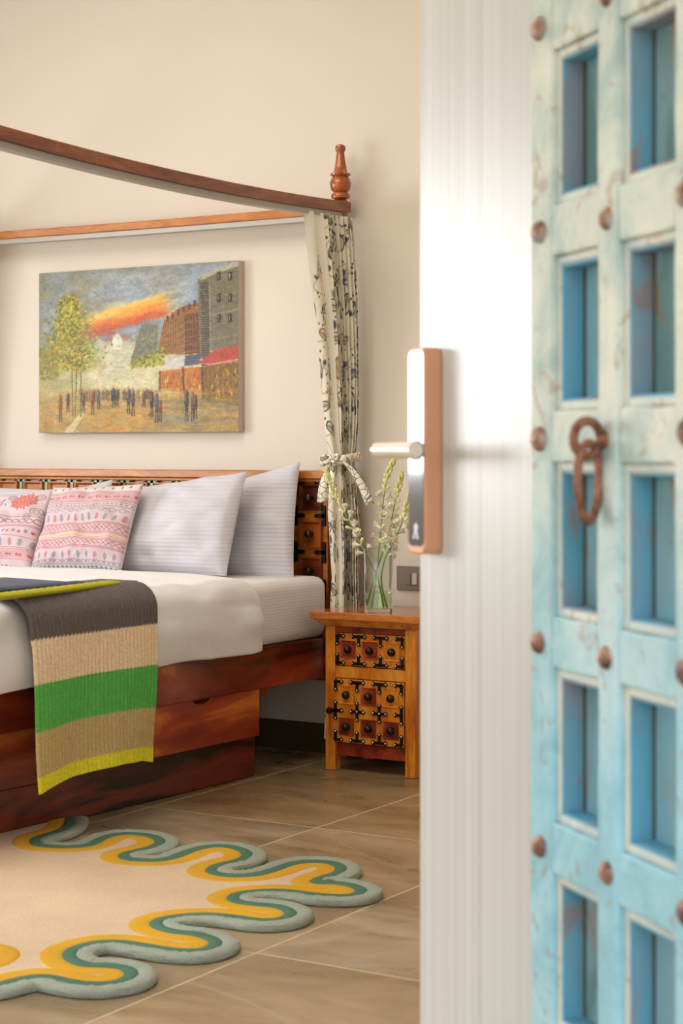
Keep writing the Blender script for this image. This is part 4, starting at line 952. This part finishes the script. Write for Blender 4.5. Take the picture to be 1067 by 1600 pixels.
# ---------------------------------------------------------------- vase and tuberoses
vc = onZ(591, 955, .602); VX, VY, VZ = vc.x, vc.y, .601
vase = thing('glass_vase', 'clear square glass vase of water on the nightstand', 'vase', (VX, VY, VZ), math.radians(31))
def sq(r, z, rc=.012, n=5):
    P = []
    for sx1, sy1, a0 in ((1, 1, 0), (-1, 1, 90), (-1, -1, 180), (1, -1, 270)):
        for k in range(n+1): t = math.radians(a0+90*k/n); P.append((sx1*(r-rc)+rc*math.cos(t), sy1*(r-rc)+rc*math.sin(t), z))
    return P
def loft(secs, name, m, parent):
    b = MB(); n = len(secs[0]); vs = [p for s in secs for p in s]
    b.add(vs, [(i*n+k, i*n+(k+1) % n, (i+1)*n+(k+1) % n, (i+1)*n+k) for i in range(len(secs)-1) for k in range(n)]+[tuple(range(n))[::-1], tuple(range((len(secs)-1)*n, len(secs)*n))])
    return b.build(name, m, parent, smooth=True)
HV = .240
loft([sq(.050, 0), sq(.052, .01), sq(.0545, HV-.002), sq(.0535, HV), sq(.0520, HV-.001), sq(.0490, .014), sq(.0480, .013)], 'glass_body', M['glass'], vase)
loft([sq(.0483, .0135), sq(.0498, .072)], 'water', M['water'], vase)
stem_tips = [  # pixel path from the foot in the water to the tip, and depth offsets
    ('left', [(600, 948), (590, 905), (572, 868), (556, 835), (538, 800), (522, 768), (510, 738)], -.02, 'tuberose stem leaning far left in front of the curtain'),
    ('mid', [(580, 948), (588, 900), (592, 860), (596, 815), (600, 775), (606, 742), (614, 722)], .0, 'tallest tuberose stem, its tip just under the door handle'),
    ('mid2', [(572, 944), (584, 905), (598, 865), (608, 830), (615, 795), (622, 765), (627, 742)], .02, 'tuberose stem with a dense yellow-green tip right of the tallest'),
    ('right', [(606, 950), (596, 912), (600, 880), (613, 850), (626, 822), (634, 796), (641, 768)], .01, 'rightmost tuberose stem, reaching behind the lock'),
]
def bez(pts, n):
    out = []
    P = [pts[0]]+pts+[pts[-1]]
    for i in range(1, len(P)-2):
        for k in range(n):
            t = k/n; p0, p1, p2, p3 = P[i-1], P[i], P[i+1], P[i+2]
            out.append(.5*((2*p1)+(p2-p0)*t+(2*p0-5*p1+4*p2-p3)*t*t+(3*p1-p0-3*p2+p3)*t**3))
    out.append(pts[-1]); return out
rf = random.Random(12)
def bud_mb(p, d, L_, r):
    b = MB(); prof = [(r*.35, 0), (r*.5, L_*.3), (r, L_*.62), (r*.85, L_*.85), (r*.1, L_)]; b.lathe(p, prof, 8, 0, d); return b
def bloom_mb(p, d, L_):
    b = MB(); d = Vector(d).normalized(); p = Vector(p); a = d.orthogonal().normalized(); c = d.cross(a)
    b.lathe(p, [(.0020, 0), (.0035, L_*.25), (.0072, L_*.48)], 10, 0, d)
    o = p+d*L_*.42
    for layer, (k0, op) in enumerate(((0, .62), (.5, .26))):
        for k in range(6):
            t = 2*math.pi*(k+k0)/6; rad = a*math.cos(t)+c*math.sin(t); tan = d.cross(rad); pl = L_*.6; w = pl*.30
            rows = []
            for q, (fr, ww) in enumerate(((0, .55), (.35, 1.0), (.7, .9), (1, .15))):
                ctr = o+rad*(.004+pl*op*fr**1.3)+d*pl*fr*(1-op*.55*fr); rows += [ctr-tan*w*ww, ctr-d*.0012, ctr+tan*w*ww]
            b.add(rows, [(3*q+z, 3*q+z+1, 3*q+4+z, 3*q+3+z) for q in range(3) for z in range(2)])
    return b
for nm, pp, dy, lab in stem_tips:
    pts = [onY(x, y, VY+dy*(i/6)*1.2+.004*(i % 2)) for i, (x, y) in enumerate(pp)]
    pts[0].x += (VX-pts[0].x)*.1; pts[0].z = max(pts[0].z, .618)
    cv = bez(pts, 8); base_p = cv[0].copy()
    t = thing('tuberose_stem', lab, 'flower', base_p, 0)
    loc = [p-base_p for p in cv]; n = len(loc)
    MB().tube(loc, [.0034-.0018*i/n for i in range(n)], 8).build('stem', M['stem'], t, smooth=True)
    start = int(n*.40) if nm != 'left' else int(n*.36)
    i = start; k = 0
    while i < n:
        f = (i-start)/(n-start); p = loc[min(i, n-1)]; ax = (loc[min(i+1, n-1)]-loc[max(i-1, 0)]).normalized()
        for s in range(2 if f < .62 else 3):
            an = k*2.4+s*2.6+rf.uniform(-.3, .3); a = ax.orthogonal().normalized(); c = ax.cross(a); side_ = a*math.cos(an)+c*math.sin(an)
            d = (side_*(1.0-f*.55)+ax*(.55+f*.8)).normalized()
            if f < .5 and (s == 0 or rf.random() < .45): bloom_mb(p+side_*.002, d, rf.uniform(.034, .042)).build('blossom', M['petal'], t, smooth=True)
            else: bud_mb(p+side_*.001, d, .034-.014*f, .0074-.0030*f).build('bud', M['budm'], t, smooth=True)
        if k % 3 == 0 and f < .7:
            b = MB(); a = ax.orthogonal().normalized(); tip = p+a*.012+ax*.018; tn = ax.cross(a)
            b.add([p-tn*.002, p+tn*.002, (p+tip)/2+tn*.003, tip, (p+tip)/2-tn*.003], [(0, 1, 2, 4), (4, 2, 3)]); b.build('leaf', M['stem'], t)
        i += 3 if f < .5 else (2 if f < .7 else 1); k += 1

# ---------------------------------------------------------------- rug
def rug():
    zt = .021
    path = [(178, 58), (172, 78), (150, 92), (112, 103), (88, 113), (96, 126), (140, 131), (190, 131), (230, 125), (262, 108), (300, 99), (350, 99), (390, 106), (406, 119), (385, 132), (345, 142), (313, 150), (320, 161), (360, 165), (410, 164), (450, 154), (490, 138),
            (540, 129), (590, 132), (625, 147), (612, 163), (575, 172), (540, 182), (535, 195), (580, 204), (640, 202), (690, 190), (730, 175), (780, 168), (830, 170), (862, 182), (850, 199), (805, 212), (800, 221), (850, 222), (895, 230), (914, 242), (890, 254), (840, 255),
            (780, 250), (720, 242), (650, 243), (600, 250), (588, 262), (612, 272), (660, 277), (705, 282), (736, 296), (715, 313), (660, 317), (600, 309), (530, 302), (460, 305), (400, 316), (398, 332), (440, 345), (490, 350), (535, 362), (545, 378), (505, 393),
            (440, 392), (370, 381), (300, 371), (235, 374), (180, 392), (178, 412), (215, 428), (270, 430), (320, 437), (333, 455), (300, 472), (235, 478), (170, 470), (115, 458), (60, 463), (0, 478)]
    S_ = .6186
    pts = [onZ(x*S_, 1240+y*S_, zt) for x, y in path]
    P2 = [Vector((p.x, p.y)) for p in pts]
    P2[0] = Vector((-3.86, P2[0].y)) if P2[0].x < -3.86 else P2[0]
    e = P2[-1]
    # beyond the frame the outline swings back to the bed side, with one finger showing at the left edge
    fin_ = [onZ(-40, 1542, zt), onZ(-66, 1528, zt), onZ(-60, 1510, zt), onZ(-26, 1499, zt), onZ(-14, 1489, zt), onZ(-34, 1482, zt), onZ(-90, 1492, zt)]
    P2 += [Vector((p.x, p.y)) for p in fin_]
    L0 = P2[-1]; P2 += [Vector((L0.x-.14, L0.y-.10)), Vector((L0.x-.30, L0.y+.02)), Vector((L0.x-.45, L0.y-.05)), Vector((-3.94, L0.y+.10))]
    # smooth
    n = len(P2); sm = []
    Q = [P2[0]]+P2+[P2[-1]]
    for i in range(1, n):
        for k in range(7):
            t = k/7; p0, p1, p2, p3 = Q[i-1], Q[i], Q[i+1], Q[i+2]
            sm.append(.5*((2*p1)+(p2-p0)*t+(2*p0-5*p1+4*p2-p3)*t*t+(3*p1-p0-3*p2+p3)*t**3))
    sm.append(P2[-1])
    for _ in range(6): sm = [sm[0]]+[(sm[i-1]+sm[i]*2+sm[i+1])/4 for i in range(1, len(sm)-1)]+[sm[-1]]
    t = thing('rug', 'beige wool rug with a meandering yellow, green and grey border beside the bed', 'rug', (-3.2, 3.9, 0)); O = Vector((-3.2, 3.9, 0))
    area_ = sm+[Vector((-3.97, sm[-1].y)), Vector((-3.905, 3.9)), Vector((-3.903, 4.0)), Vector((-3.888, 4.3)), Vector((-3.870, sm[0].y))]
    area_ = [p for p in area_]
    tri = tessellate_polygon([[Vector((p.x, p.y, 0)) for p in area_]])
    b = MB(); b.add([Vector((p.x, p.y, .0165))-O for p in area_], tri); na = len(area_)
    b.add([Vector((p.x, p.y, z))-O for z in (.0165, .001) for p in area_], [(i, (i+1) % na, na+(i+1) % na, na+i) for i in range(na)])
    b.build('field', M['r_beige'], t)
    N_ = len(sm); nr = []
    for i in range(N_):
        d = sm[min(i+1, N_-1)]-sm[max(i-1, 0)]; d.normalize(); nr.append(Vector((d.y, -d.x)))   # right-hand side of travel
    def band(name, prof, m, jit=0):
        R = random.Random(5); vs = []
        k = len(prof)
        for i in range(N_):
            for (o_, z) in prof:
                p = sm[i]+nr[i]*(-o_+(R.uniform(-jit, jit) if jit else 0)); vs.append(Vector((p.x, p.y, z+(R.uniform(-jit, jit) if jit and z > .004 else 0)))-O)
        bb = MB(); bb.add(vs, [(i*k+j, i*k+j+1, (i+1)*k+j+1, (i+1)*k+j) for i in range(N_-1) for j in range(k-1)]); bb.build(name, m, t, smooth=True)
    g = .016
    band('yellow_border', [(-.070, .0160), (-.068, .0176), (-.05, .0186), (-.03, .0184), (-.0175, .0170), (-.016, .0160)], M['r_yellow'], .0)
    band('green_border', [(-.018, .0170), (-.015, .0194), (0, .0204), (.014, .0194), (.0165, .0175)], M['r_green'], .0)
    band('grey_border', [(.0155, .0170), (.018, .0205), (.030, .0225), (.046, .0225), (.055, .019), (.0585, .013), (.0590, .006), (.056, .0015)], M['r_grey'], .0014)
rug()
